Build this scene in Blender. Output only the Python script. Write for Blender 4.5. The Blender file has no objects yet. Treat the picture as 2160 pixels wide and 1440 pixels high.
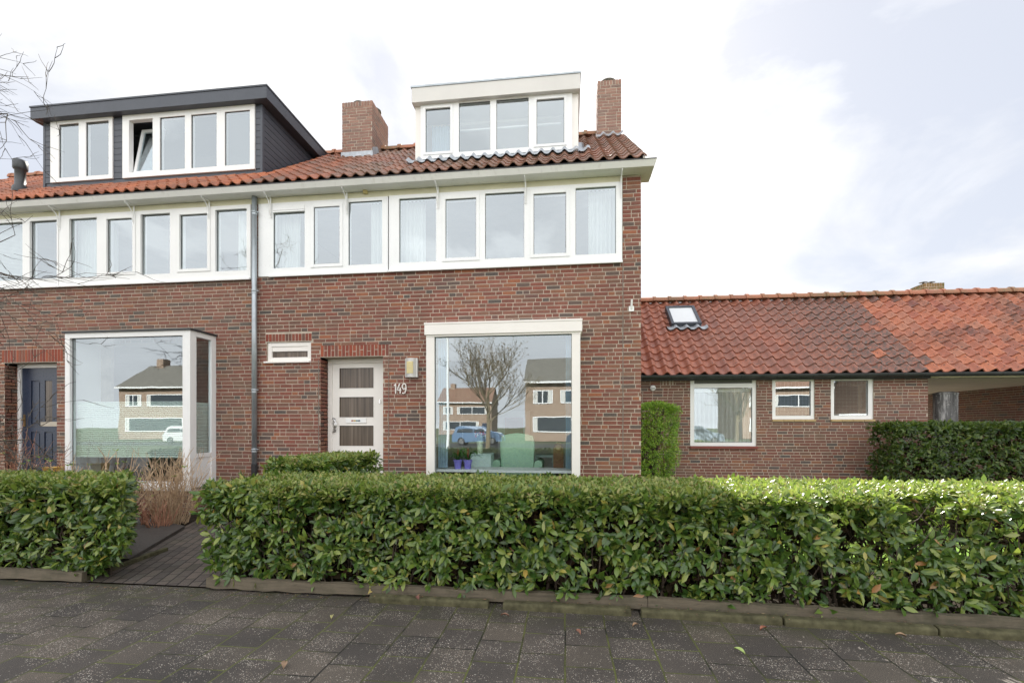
import bpy, math, random
import numpy as np
from mathutils import Vector, Matrix
random.seed(7)
rng = np.random.default_rng(11)
sc = bpy.context.scene
R = math.radians
# ---------------------------------------------------------------- camera, sky, sun
CAMZ, DIST, FPX, YAW, HOR = 1.44, 7.5, 980.0, R(6.8), 900.0
cam_d = bpy.data.cameras.new('camera'); cam = bpy.data.objects.new('camera', cam_d)
sc.collection.objects.link(cam); sc.camera = cam
cam.location = (0, -DIST, CAMZ); cam.rotation_euler = (R(90), 0, YAW)
cam_d.sensor_width = 36; cam_d.lens = 36*FPX/2160; cam_d.shift_y = (HOR-720)/2160
cam_d.clip_start = .05; cam_d.clip_end = 3000
SUN_EL = R(36.5); SUN_AZ = R(-1.0)
sd = bpy.data.lights.new('sun', 'SUN'); sd.energy = 5.0; sd.angle = R(.5); sd.color = (1, .95, .86)
so = bpy.data.objects.new('sun', sd); sc.collection.objects.link(so)
so.rotation_euler = (-(math.pi/2-SUN_EL), 0, -SUN_AZ)
SUNV = (math.sin(SUN_AZ)*math.cos(SUN_EL), math.cos(SUN_AZ)*math.cos(SUN_EL), math.sin(SUN_EL))
sc.view_settings.view_transform = 'Standard'; sc.view_settings.look = 'None'
sc.view_settings.exposure = 1.66; sc.view_settings.gamma = 1
w = bpy.data.worlds.new("World"); sc.world = w; w.use_nodes = True
nt = w.node_tree; nt.nodes.clear()
def N(nt, t, **k):
    n = nt.nodes.new(t)
    for a, b in k.items():
        if a.startswith('i_'): n.inputs[a[2:].replace('_', ' ')].default_value = b
        else: setattr(n, a, b)
    return n
def ramp(nt, fac, stops, interp='LINEAR'):
    n = nt.nodes.new('ShaderNodeValToRGB'); n.color_ramp.interpolation = interp
    el = n.color_ramp.elements
    while len(el) < len(stops): el.new(.5)
    for e, (p, c) in zip(el, stops):
        e.position = p; e.color = (c[0], c[1], c[2], 1) if len(c) == 3 else c
    nt.links.new(fac, n.inputs[0]); return n.outputs[0]
def mth(nt, op, a, b=None, clamp=False):
    n = nt.nodes.new('ShaderNodeMath'); n.operation = op; n.use_clamp = clamp
    for i, v in enumerate((a, b)):
        if v is None: continue
        if isinstance(v, (int, float)): n.inputs[i].default_value = v
        else: nt.links.new(v, n.inputs[i])
    return n.outputs[0]
def mixc(nt, fac, a, b, mode='MIX'):
    n = nt.nodes.new('ShaderNodeMix'); n.data_type = 'RGBA'; n.blend_type = mode
    for s, v in ((n.inputs[0], fac), (n.inputs[6], a), (n.inputs[7], b)):
        if isinstance(v, (int, float)): s.default_value = v
        elif isinstance(v, tuple): s.default_value = (v[0], v[1], v[2], 1)
        else: nt.links.new(v, s)
    return n.outputs[2]
sky = N(nt, 'ShaderNodeTexSky', sky_type='NISHITA', sun_disc=False, sun_elevation=SUN_EL, sun_rotation=SUN_AZ,
        air_density=1.0, dust_density=1.5, ozone_density=1.0)
tc = N(nt, 'ShaderNodeTexCoord')
sep = N(nt, 'ShaderNodeSeparateXYZ'); nt.links.new(tc.outputs['Generated'], sep.inputs[0])
zz = mth(nt, 'ADD', mth(nt, 'MAXIMUM', sep.outputs[2], 0.0), .22)
cx = mth(nt, 'DIVIDE', sep.outputs[0], zz); cy = mth(nt, 'DIVIDE', sep.outputs[1], zz)
comb = N(nt, 'ShaderNodeCombineXYZ'); nt.links.new(cx, comb.inputs[0]); nt.links.new(cy, comb.inputs[1])
mp = N(nt, 'ShaderNodeMapping'); mp.inputs['Location'].default_value = (24.8676, 24.1996, 0); nt.links.new(comb.outputs[0], mp.inputs[0])
nz = N(nt, 'ShaderNodeTexNoise', i_Scale=1.15, i_Detail=9.0, i_Roughness=.55, i_Distortion=.35)
nt.links.new(mp.outputs[0], nz.inputs[0])
cov = ramp(nt, nz.outputs[0], [(.45, (0, 0, 0)), (.61, (1, 1, 1))])
nz2 = N(nt, 'ShaderNodeTexNoise', i_Scale=2.2, i_Detail=8.0, i_Roughness=.6)
nt.links.new(mp.outputs[0], nz2.inputs[0])
dotn = N(nt, 'ShaderNodeVectorMath', operation='DOT_PRODUCT'); nt.links.new(tc.outputs['Generated'], dotn.inputs[0])
dotn.inputs[1].default_value = SUNV
dd = mth(nt, 'MAXIMUM', dotn.outputs['Value'], 0.0)
lobe = mth(nt, 'POWER', dd, 10.0)
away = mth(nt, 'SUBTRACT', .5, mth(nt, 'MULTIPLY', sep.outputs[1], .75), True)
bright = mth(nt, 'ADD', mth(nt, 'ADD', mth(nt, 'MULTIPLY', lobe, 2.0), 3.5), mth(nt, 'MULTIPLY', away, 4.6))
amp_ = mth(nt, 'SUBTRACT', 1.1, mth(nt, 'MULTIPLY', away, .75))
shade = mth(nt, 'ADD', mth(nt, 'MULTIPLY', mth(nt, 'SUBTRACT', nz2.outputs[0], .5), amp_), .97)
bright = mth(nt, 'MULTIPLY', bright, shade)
cc = N(nt, 'ShaderNodeVectorMath', operation='SCALE'); cc.inputs[0].default_value = (1.0, .995, .985)
nt.links.new(bright, cc.inputs['Scale'])
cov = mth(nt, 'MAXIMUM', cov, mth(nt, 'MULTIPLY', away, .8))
skyb = mixc(nt, .92, sky.outputs[0], (2.3, 2.4, 2.66))
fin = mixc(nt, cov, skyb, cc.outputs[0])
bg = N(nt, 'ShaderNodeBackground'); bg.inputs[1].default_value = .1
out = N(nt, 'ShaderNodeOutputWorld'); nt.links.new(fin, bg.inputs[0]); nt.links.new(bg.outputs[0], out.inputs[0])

# ---------------------------------------------------------------- helpers
def fx(px, Y=0.0):                       # X on the plane Y for a column measured in the photograph
    return (DIST+Y)*math.tan(math.atan((px-1080)/FPX)-YAW)
def fz(px, py, Y=0.0):                   # height of a measured point on the plane Y
    a = math.atan((px-1080)/FPX); ph = a-YAW
    return CAMZ+(HOR-py)/FPX*(DIST+Y)/math.cos(ph)*math.cos(a)
COL = sc.collection
class MB:
    def __init__(s): s.v = []; s.f = []; s.m = []
    def add(s, vs, fs, mi=0):
        b = len(s.v); s.v.extend(vs)
        for f in fs: s.f.append([b+i for i in f]); s.m.append(mi)
        return s
    def box(s, x0, x1, y0, y1, z0, z1, mi=0):
        if x0 > x1: x0, x1 = x1, x0
        if y0 > y1: y0, y1 = y1, y0
        if z0 > z1: z0, z1 = z1, z0
        return s.add([(x0,y0,z0),(x1,y0,z0),(x1,y1,z0),(x0,y1,z0),(x0,y0,z1),(x1,y0,z1),(x1,y1,z1),(x0,y1,z1)],
              [(0,3,2,1),(4,5,6,7),(0,1,5,4),(1,2,6,5),(2,3,7,6),(3,0,4,7)], mi)
    def prism_x(s, prof, x0, x1, mi=0):  # prof: list of (y,z), extruded along X
        n = len(prof)
        vs = [(x0,)+p for p in prof]+[(x1,)+p for p in prof]
        fs = [(i, (i+1) % n, n+(i+1) % n, n+i) for i in range(n)]+[tuple(range(n))[::-1], tuple(range(n, 2*n))]
        return s.add(vs, fs, mi)
    def tube(s, pts, rad, n=6, mi=0, cap=True):
        pts = [Vector(p) for p in pts]
        if not isinstance(rad, (list, tuple)): rad = [rad]*len(pts)
        base = len(s.v); prev = None
        for i, p in enumerate(pts):
            d = (pts[min(i+1, len(pts)-1)]-pts[max(i-1, 0)])
            if d.length < 1e-9: d = Vector((0, 0, 1))
            d.normalize()
            if prev is None:
                a = Vector((0, 0, 1)) if abs(d.z) < .9 else Vector((1, 0, 0)); u = d.cross(a).normalized()
            else:
                u = prev-d*prev.dot(d)
                u = u.normalized() if u.length > 1e-6 else d.orthogonal().normalized()
            prev = u; v = d.cross(u)
            for k in range(n):
                t = 2*math.pi*k/n
                s.v.append(tuple(p+(u*math.cos(t)+v*math.sin(t))*rad[i]))
        for i in range(len(pts)-1):
            for k in range(n):
                a = base+i*n+k; b = base+i*n+(k+1) % n
                s.f.append([a, b, b+n, a+n]); s.m.append(mi)
        if cap and n > 2:
            s.f.append([base+k for k in range(n)][::-1]); s.m.append(mi)
            e = base+(len(pts)-1)*n; s.f.append([e+k for k in range(n)]); s.m.append(mi)
        return s
    def lathe(s, prof, c=(0,0,0), n=24, mi=0, axis='z'):
        base = len(s.v)
        for r, h in prof:
            for k in range(n):
                t = 2*math.pi*k/n; a, b = r*math.cos(t), r*math.sin(t)
                p = (a, b, h) if axis == 'z' else ((a, h, b) if axis == 'y' else (h, a, b))
                s.v.append((p[0]+c[0], p[1]+c[1], p[2]+c[2]))
        for i in range(len(prof)-1):
            for k in range(n):
                a = base+i*n+k; b = base+i*n+(k+1) % n
                s.f.append([a, b, b+n, a+n]); s.m.append(mi)
        for i in (0, len(prof)-1):
            if prof[i][0] > 1e-5: s.f.append([base+i*n+k for k in range(n)]); s.m.append(mi)
        return s
    def build(s, name, mats, parent=None, smooth=False, bevel=0, label=None):
        me = bpy.data.meshes.new(name); me.from_pydata(s.v, [], s.f)
        if not isinstance(mats, (list, tuple)): mats = [mats]
        for m in mats: me.materials.append(m)
        if len(mats) > 1: me.polygons.foreach_set('material_index', s.m)
        if smooth: me.polygons.foreach_set('use_smooth', [True]*len(me.polygons))
        me.update()
        o = bpy.data.objects.new(name, me); COL.objects.link(o)
        if parent: o.parent = parent
        if bevel:
            b = o.modifiers.new('b', 'BEVEL'); b.width = bevel; b.segments = 2; b.limit_method = 'ANGLE'
        if label: o['label'] = label
        return o
def tag(o, label=None, cat=None, group=None, kind=None):
    if label: o['label'] = label
    if cat: o['category'] = cat
    if group: o['group'] = group
    if kind: o['kind'] = kind
    return o
def thing(name, label, cat, loc=(0,0,0), group=None):
    o = bpy.data.objects.new(name, None); COL.objects.link(o); o.location = loc
    return tag(o, label, cat, group)
def reparent(o, p):                       # parent keeping world placement of an untransformed child
    o.parent = p; o.location = (o.location[0]-p.location[0], o.location[1]-p.location[1], o.location[2]-p.location[2]); return o
def copy_tree(o, parent=None):
    c = o.copy(); COL.objects.link(c); c.parent = parent
    for ch in list(o.children): copy_tree(ch, c)
    return c
def empty_part(name, parent):
    o = bpy.data.objects.new(name, None); COL.objects.link(o); o.parent = parent; return o
# ---------------------------------------------------------------- materials
def newmat(name):
    m = bpy.data.materials.new(name); m.use_nodes = True; nt = m.node_tree
    return m, nt, nt.nodes['Principled BSDF'], nt.nodes['Material Output']
def bump(nt, h, bs, strength=.3, dist=.01):
    b = N(nt, 'ShaderNodeBump'); b.inputs['Strength'].default_value = strength; b.inputs['Distance'].default_value = dist
    nt.links.new(h, b.inputs['Height']); nt.links.new(b.outputs[0], bs.inputs['Normal'])
def objco(nt, scale=(1,1,1), rot=(0,0,0)):
    g = N(nt, 'ShaderNodeNewGeometry'); m = N(nt, 'ShaderNodeMapping')
    m.inputs['Scale'].default_value = scale; m.inputs['Rotation'].default_value = rot
    nt.links.new(g.outputs['Position'], m.inputs[0]); return m.outputs[0]
def noise(nt, co, scale, detail=5, rough=.55, dist=0):
    n = N(nt, 'ShaderNodeTexNoise', i_Scale=scale, i_Detail=detail, i_Roughness=rough, i_Distortion=dist)
    nt.links.new(co, n.inputs[0]); return n.outputs[0]
def simple(name, col, rough=.5, var=.12, nscale=6, metal=0, spec=.5, bmp=.05, stain=None):
    m, nt, bs, _ = newmat(name); co = objco(nt)
    n = noise(nt, co, nscale, 6, .6)
    lo = tuple(c*(1-var) for c in col); hi = tuple(min(1, c*(1+var)) for c in col)
    c = ramp(nt, n, [(.3, lo), (.7, hi)])
    if stain:
        n3 = noise(nt, objco(nt, (3, 3, .8)), 3.0, 8, .7)
        c = mixc(nt, ramp(nt, n3, [(.55, (0,0,0)), (.72, (.5,.5,.5))]), c, stain)
    nt.links.new(c, bs.inputs['Base Color'])
    n2 = noise(nt, co, 40, 4); nt.links.new(ramp(nt, n2, [(.3, (rough*.85,)*3), (.7, (min(1, rough*1.15),)*3)]), bs.inputs['Roughness'])
    bs.inputs['Metallic'].default_value = metal; bs.inputs['Specular IOR Level'].default_value = spec
    if bmp: bump(nt, n2, bs, bmp, .003)
    return m
def brickmat(name, stops, dirt=.35, ds=(.05, .05, .04)):
    m, nt, bs, _ = newmat(name); g = N(nt, 'ShaderNodeNewGeometry')
    c = ramp(nt, g.outputs['Random Per Island'], stops)
    co = objco(nt); n = noise(nt, co, 45, 5, .65)
    c = mixc(nt, .55, c, ramp(nt, n, [(.3, (.55,.55,.55)), (.7, (1.25,1.2,1.15))]), 'MULTIPLY')
    big = noise(nt, objco(nt), .7, 5, .6)
    c = mixc(nt, ramp(nt, big, [(.45, (0,0,0)), (.75, (dirt,)*3)]), c, ds)
    st = noise(nt, objco(nt, (2.2, 2.2, .35)), 1.6, 6, .7)
    c = mixc(nt, ramp(nt, st, [(.52, (0,0,0)), (.72, (.35,.35,.35))]), c, (.13,.085,.065))
    whi = noise(nt, co, 7, 7, .75)
    c = mixc(nt, ramp(nt, whi, [(.64, (0,0,0)), (.78, (.5,.5,.5))]), c, (.42, .36, .31))
    nt.links.new(c, bs.inputs['Base Color']); bs.inputs['Roughness'].default_value = .85
    bs.inputs['Specular IOR Level'].default_value = .3
    bump(nt, noise(nt, co, 110, 4, .6), bs, .5, .004); return m
BR = [(0, (.19,.070,.052)), (.14, (.25,.085,.062)), (.3, (.20,.078,.060)), (.45, (.265,.105,.077)), (.58, (.18,.088,.066)),
      (.7, (.23,.118,.084)), (.8, (.32,.115,.062)), (.88, (.16,.098,.080)), (.96, (.10,.082,.076)), (1, (.24,.08,.06))]
M = {}
BR = [(p, (c[0]*1.02+.004, c[1]*1.08+.003, c[2]*1.10+.002)) for p, c in BR]
M['brick'] = brickmat('brick', BR)
M['brick_old'] = brickmat('brick_weathered', [(p, (c[0]*.95+.01, c[1]*1.02+.01, c[2]*1.0+.01)) for p, c in BR], .3, (.09,.07,.05))
M['brick_wing'] = brickmat('brick_wing', [(p, (c[0]*.86+.02, c[1]*.98+.01, c[2]*.98+.01)) for p, c in BR], .25)
M['brick_red'] = brickmat('brick_soldier', [(0, (.30,.075,.045)), (.35, (.22,.06,.045)), (.6, (.36,.10,.055)), (.85, (.16,.08,.065)), (1, (.32,.08,.055))])
M['brick_chim'] = brickmat('brick_chimney', [(0, (.33,.19,.15)), (.3, (.27,.16,.13)), (.6, (.38,.23,.18)), (.8, (.22,.16,.14)), (1, (.34,.18,.14))], .15, (.12,.10,.08))  # paled brick; the glare around the chimneys is put into the colour
M['mortar'] = simple('mortar', (.47,.40,.33), .9, .22, 5, bmp=.3, spec=.2, stain=(.32,.27,.22))
M['mortar_l'] = M['mortar']
M['white'] = simple('white_paint', (.84,.842,.84), .38, .03, 2, bmp=.02)
M['cream'] = simple('cream_paint', (.82,.79,.755), .4, .03, 2, bmp=.02)
M['pvc'] = simple('white_plastic', (.84,.852,.86), .3, .03, 2, bmp=.01)
M['gutter'] = simple('gutter_paint', (.82,.815,.80), .5, .05, 2, stain=(.58,.56,.52), bmp=.03)
M['frieze'] = simple('frieze_paint', (.66,.64,.47), .55, .06, 3, bmp=.03)
M['dark'] = simple('anthracite_board', (.058,.066,.085), .45, .08, 3)
M['dark2'] = simple('dark_lead_edge', (.035,.037,.042), .5, .2, 6)
M['zinc'] = simple('zinc', (.38,.42,.45), .38, .18, 4, metal=.55, stain=(.25,.27,.28))
M['lead'] = simple('lead_flashing', (.42,.45,.49), .45, .25, 9, metal=.4)
M['blue'] = simple('door_blue_paint', (.030,.042,.075), .3, .08, 3)
M['rubber'] = simple('rubber_gasket', (.02,.02,.022), .6, .1, 5)
M['room'] = simple('plaster', (.60,.59,.56), .8, .05, 2)
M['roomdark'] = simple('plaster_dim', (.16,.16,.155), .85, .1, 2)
M['floor'] = simple('room_floor', (.16,.10,.06), .5, .2, 4)
M['steel'] = simple('brushed_steel', (.62,.62,.62), .28, .08, 12, metal=1)
M['brass'] = simple('brass', (.38,.26,.12), .4, .1, 8, metal=.8)
M['cylinder'] = None
def wood(name, a, b, moss=None):
    m, nt, bs, _ = newmat(name); co = objco(nt, (1.2, 18, 18))
    n = noise(nt, co, 2.2, 8, .65, .6); c = ramp(nt, n, [(.3, a), (.55, b), (.75, tuple(x*.7 for x in a))])
    if moss:
        mo = noise(nt, objco(nt), 3.2, 6, .7); c = mixc(nt, ramp(nt, mo, [(.5, (0,0,0)), (.7, (.75,.75,.75))]), c, moss)
    nt.links.new(c, bs.inputs['Base Color']); bs.inputs['Roughness'].default_value = .8
    bump(nt, n, bs, .6, .006); return m
M['timber'] = wood('weathered_timber', (.080,.066,.046), (.135,.112,.078), (.050,.052,.028))
M['wood'] = wood('brown_wood', (.10,.05,.025), (.20,.10,.05))
# tiles
def tilemat(name, stops, moss, mossamt, gloss=.55, wscale=1.1, dark=(.06,.05,.045), thr=.42, spots=.62, band=None):
    m, nt, bs, _ = newmat(name); g = N(nt, 'ShaderNodeNewGeometry')
    c = ramp(nt, g.outputs['Random Per Island'], stops); co = objco(nt)
    w1 = noise(nt, co, wscale, 5, .6); w2 = noise(nt, co, 16, 7, .75)
    mm = mth(nt, 'MULTIPLY', ramp(nt, w1, [(thr, (0,0,0)), (thr+.16, (1,1,1))]), ramp(nt, w2, [(.38, (.15,.15,.15)), (.6, (1,1,1))]))
    if band:
        sx = N(nt, 'ShaderNodeSeparateXYZ'); nt.links.new(g.outputs['Position'], sx.inputs[0])
        bn = mth(nt, 'MULTIPLY', mth(nt, 'SUBTRACT', mth(nt, 'SUBTRACT', sx.outputs[0], mth(nt, 'MULTIPLY', sx.outputs[1], -.35)), band[0]), 1/(band[1]-band[0]), True)
        mm = mth(nt, 'MULTIPLY', mm, mth(nt, 'ADD', mth(nt, 'MULTIPLY', bn, .9), .1))
    c = mixc(nt, mth(nt, 'MULTIPLY', mm, mossamt), c, moss)
    sp = noise(nt, co, 22, 5, .7)
    c = mixc(nt, ramp(nt, sp, [(spots, (0,0,0)), (spots+.07, (.8,.8,.8))]), c, dark)
    c = mixc(nt, .6, c, ramp(nt, noise(nt, co, 60, 4), [(.3, (.7,.7,.7)), (.7, (1.2,1.2,1.2))]), 'MULTIPLY')
    nt.links.new(c, bs.inputs['Base Color']); bs.inputs['Roughness'].default_value = gloss
    bs.inputs['Specular IOR Level'].default_value = .45
    bump(nt, w2, bs, .25, .004); return m
M['tile149'] = tilemat('roof_tile_brown', [(0,(.25,.12,.08)),(.3,(.32,.14,.09)),(.55,(.21,.12,.09)),(.8,(.38,.19,.13)),(1,(.25,.13,.10))], (.15,.12,.085), .8, .5)
M['tile_left'] = tilemat('roof_tile_orange', [(0,(.40,.13,.065)),(.3,(.50,.17,.08)),(.55,(.34,.11,.06)),(.8,(.46,.18,.10)),(1,(.30,.10,.06))], (.16,.10,.07), .5, .5)
M['tile_wing'] = tilemat('roof_tile_red', [(0,(.38,.135,.085)),(.3,(.44,.16,.10)),(.6,(.34,.125,.085)),(.85,(.43,.175,.12)),(1,(.33,.125,.09))], (.10,.09,.08), 1.0, .42, .30, thr=.26, spots=.575, band=(3.6, 8.0))
M['tile_wing_r'] = tilemat('roof_tile_vermilion', [(0,(.42,.145,.085)),(.3,(.48,.175,.095)),(.6,(.36,.12,.075)),(.85,(.43,.185,.115)),(1,(.26,.09,.07))], (.10,.055,.045), .9, .5, .9, thr=.46, spots=.56)
M['ridge'] = tilemat('ridge_tile', [(0,(.36,.14,.08)),(.5,(.42,.17,.10)),(1,(.28,.12,.08))], (.16,.15,.08), .9, .7)
M['deck'] = simple('roof_deck', (.05,.04,.035), .9, .1, 3)
# glass
def glass(name, tint=(.86,.92,.92), fac=.30, rough=0.0):
    m, nt, bs, o = newmat(name); nt.nodes.remove(bs)
    t = N(nt, 'ShaderNodeBsdfTransparent'); t.inputs[0].default_value = (*tint, 1)
    g = N(nt, 'ShaderNodeBsdfGlossy'); g.inputs['Roughness'].default_value = rough; g.inputs['Color'].default_value = (.86,.94,1,1)
    lw = N(nt, 'ShaderNodeLayerWeight'); lw.inputs[0].default_value = .5
    f = mth(nt, 'ADD', mth(nt, 'MULTIPLY', mth(nt, 'POWER', lw.outputs['Facing'], 4.0), .75), fac, True)
    n = noise(nt, objco(nt), .9, 2); b = N(nt, 'ShaderNodeBump'); b.inputs['Strength'].default_value = .25; b.inputs['Distance'].default_value = .004
    nt.links.new(n, b.inputs['Height']); nt.links.new(b.outputs[0], g.inputs['Normal'])
    mx = N(nt, 'ShaderNodeMixShader'); nt.links.new(f, mx.inputs[0]); nt.links.new(t.outputs[0], mx.inputs[1]); nt.links.new(g.outputs[0], mx.inputs[2])
    nt.links.new(mx.outputs[0], o.inputs[0]); return m
M['glass'] = glass('window_glass', fac=.32)
M['glass_dorm'] = glass('dormer_glass', fac=.28)
M['glass_bay'] = glass('bay_glass', fac=.26)
M['reflect_sky'] = simple('skylight_reflection', (.72,.75,.78), .07, .02, 2, bmp=0)  # opaque pale pane; the sky's reflection is put into the colour
# cloth
def cloth(name, col, trans=.4):
    m, nt, bs, o = newmat(name); bs.inputs['Base Color'].default_value = (*col, 1); bs.inputs['Roughness'].default_value = .9
    t = N(nt, 'ShaderNodeBsdfTranslucent'); t.inputs[0].default_value = (*col, 1)
    n = noise(nt, objco(nt, (60, 60, 3)), 3, 3); c = ramp(nt, n, [(.3, tuple(x*.85 for x in col)), (.7, col)])
    nt.links.new(c, bs.inputs['Base Color'])
    mx = N(nt, 'ShaderNodeMixShader'); mx.inputs[0].default_value = trans
    nt.links.new(bs.outputs[0], mx.inputs[1]); nt.links.new(t.outputs[0], mx.inputs[2]); nt.links.new(mx.outputs[0], o.inputs[0]); return m
M['sheer'] = cloth('sheer_curtain', (.86,.87,.85)); M['blindblue'] = cloth('blue_vertical_blind', (.50,.66,.78), .3)
M['pleat'] = cloth('pleated_blind', (.82,.90,.84), .2)
def doorglass():
    m, nt, bs, o = newmat('striped_obscured_glass'); co = objco(nt, (1, 1, .02))
    n = noise(nt, co, 22, 4, .6); c = ramp(nt, n, [(.3, (.045,.032,.024)), (.55, (.12,.09,.068)), (.7, (.19,.15,.12))])
    nt.links.new(c, bs.inputs['Base Color']); bs.inputs['Roughness'].default_value = .25; return m
M['doorglass'] = doorglass()
# leaves
def leafmat(name, stops, trans=.25, rough=.38, spec=.5, tcol=(.35,.5,.06)):
    m, nt, bs, o = newmat(name); g = N(nt, 'ShaderNodeNewGeometry')
    c = ramp(nt, g.outputs['Random Per Island'], stops)
    c = mixc(nt, .5, c, ramp(nt, noise(nt, objco(nt), 2.2, 4), [(.3, (.7,.75,.7)), (.7, (1.2,1.15,1.1))]), 'MULTIPLY')
    nt.links.new(c, bs.inputs['Base Color']); bs.inputs['Roughness'].default_value = rough; bs.inputs['Specular IOR Level'].default_value = spec
    t = N(nt, 'ShaderNodeBsdfTranslucent'); nt.links.new(mixc(nt, .5, c, tcol), t.inputs[0])
    mx = N(nt, 'ShaderNodeMixShader'); mx.inputs[0].default_value = trans
    nt.links.new(bs.outputs[0], mx.inputs[1]); nt.links.new(t.outputs[0], mx.inputs[2]); nt.links.new(mx.outputs[0], o.inputs[0]); return m
LG = [(0,(.026,.066,.013)), (.3,(.050,.108,.018)), (.55,(.088,.158,.024)), (.75,(.145,.215,.035)), (.88,(.22,.27,.05)), (.965,(.22,.25,.06)), (.985,(.40,.33,.07)), (.993,(.32,.14,.06)), (.996,(.05,.12,.03))]
M['laurel'] = leafmat('laurel_leaf', LG, trans=.2, rough=.3, spec=.6)
M['shadeleaf'] = leafmat('inner_shade_leaf', [(0,(.016,.013,.008)), (.6,(.03,.022,.012)), (1,(.06,.035,.02))], trans=.0, rough=.9, spec=.1)  # near-black leaves added inside the hedges so the gaps look shaded
M['laurel_top'] = leafmat('clipped_leaf', [(0,(.10,.16,.035)), (.35,(.17,.24,.05)), (.6,(.25,.30,.07)), (.8,(.34,.36,.12)), (.93,(.30,.22,.10)), (1,(.14,.20,.04))], .3)
M['laurel_shade'] = leafmat('shaded_laurel_leaf', [(p, (c[0]*.62, c[1]*.62, c[2]*.65)) for p, c in LG[:5]]+[(1, (.05,.10,.03))])  # laurel colours darkened; the back hedge's shade is put into them
M['box'] = leafmat('boxwood_leaf', [(0,(.07,.17,.015)), (.4,(.17,.34,.025)), (.7,(.27,.45,.04)), (1,(.44,.56,.08))], .3)
M['twig'] = simple('twig_bark', (.075,.055,.04), .9, .3, 20)
M['redtwig'] = simple('reddish_twig', (.38,.19,.12), .8, .3, 20)
M['tantwig'] = simple('tan_twig', (.50,.36,.23), .8, .3, 20)
M['treebark'] = simple('bare_branch_bark', (.10,.085,.07), .9, .3, 20)
M['bud'] = leafmat('green_bud', [(0,(.20,.32,.04)), (1,(.30,.42,.08))], .3)
M['core'] = simple('inner_brush', (.018,.018,.012), 1, .3, 10)
# ground
def paving():
    m, nt, bs, _ = newmat('concrete_paving'); co = objco(nt, (1, 1, 1), (0, 0, R(90)))
    nz_ = noise(nt, objco(nt), 3.0, 3); off = N(nt, 'ShaderNodeVectorMath', operation='SCALE'); off.inputs['Scale'].default_value = .03
    nn = N(nt, 'ShaderNodeTexNoise', i_Scale=2.0); nt.links.new(objco(nt), nn.inputs[0]); nt.links.new(nn.outputs[1], off.inputs[0])
    ad = N(nt, 'ShaderNodeVectorMath', operation='ADD'); nt.links.new(co, ad.inputs[0]); nt.links.new(off.outputs[0], ad.inputs[1])
    bt = N(nt, 'ShaderNodeTexBrick', offset=.5, offset_frequency=2)
    for k, v in (('Color1', (0,0,0,1)), ('Color2', (1,1,1,1)), ('Mortar', (.5,.5,.5,1)), ('Scale', 1.0), ('Mortar Size', .0065), ('Mortar Smooth', .35), ('Brick Width', .285), ('Row Height', .285)): bt.inputs[k].default_value = v
    nt.links.new(ad.outputs[0], bt.inputs[0])
    c = ramp(nt, bt.outputs['Color'], [(0, (.042,.038,.036)), (.5, (.058,.051,.046)), (1, (.076,.066,.056))])
    fine = noise(nt, objco(nt), 320, 3, .8)
    c = mixc(nt, 1.0, c, ramp(nt, fine, [(.34, (.2,.2,.2)), (.5, (.85,.85,.85)), (.60, (2.3,2.2,2.1)), (.67, (6.5,6.2,5.8))]), 'MULTIPLY')
    big = noise(nt, objco(nt), 1.3, 5); c = mixc(nt, .8, c, ramp(nt, big, [(.3, (.60,.60,.60)), (.7, (1.4,1.36,1.3))]), 'MULTIPLY')
    # exposed pebbles
    vo = N(nt, 'ShaderNodeTexVoronoi', i_Scale=150.0); nt.links.new(objco(nt), vo.inputs[0])
    spv = N(nt, 'ShaderNodeSeparateColor'); nt.links.new(vo.outputs['Color'], spv.inputs[0])
    patch = ramp(nt, noise(nt, objco(nt), 3.6, 4, .6), [(.44, (0,0,0)), (.60, (.7,.7,.7))])
    sel = mth(nt, 'LESS_THAN', spv.outputs[0], mth(nt, 'ADD', patch, .035))
    dot = mth(nt, 'LESS_THAN', vo.outputs['Distance'], mth(nt, 'MULTIPLY', spv.outputs[1], .52))
    peb = ramp(nt, spv.outputs[2], [(0, (.50,.46,.40)), (.5, (.42,.36,.29)), (.8, (.28,.20,.15)), (1, (.60,.57,.52))])
    c = mixc(nt, mth(nt, 'MULTIPLY', sel, dot), c, peb)
    mossy = ramp(nt, noise(nt, objco(nt), 1.7, 6, .7), [(.40, (.010,.009,.007)), (.54, (.095,.105,.025))])
    c = mixc(nt, bt.outputs['Fac'], c, mossy)
    # green film against the edging
    sx = N(nt, 'ShaderNodeSeparateXYZ'); g = N(nt, 'ShaderNodeNewGeometry'); nt.links.new(g.outputs['Position'], sx.inputs[0])
    near = mth(nt, 'MULTIPLY', mth(nt, 'ADD', sx.outputs[1], 4.25), 2.2, True)
    gm = ramp(nt, noise(nt, objco(nt), 2.6, 6, .7), [(.46, (0,0,0)), (.62, (.85,.85,.85))])
    c = mixc(nt, mth(nt, 'MULTIPLY', near, gm), c, (.035,.038,.014))
    nt.links.new(c, bs.inputs['Base Color']); bs.inputs['Roughness'].default_value = .72
    h = mth(nt, 'SUBTRACT', mth(nt, 'MULTIPLY', fine, .25), mth(nt, 'MULTIPLY', bt.outputs['Fac'], 1.0))
    bump(nt, h, bs, .7, .006); return m
M['paving'] = paving()
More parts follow.
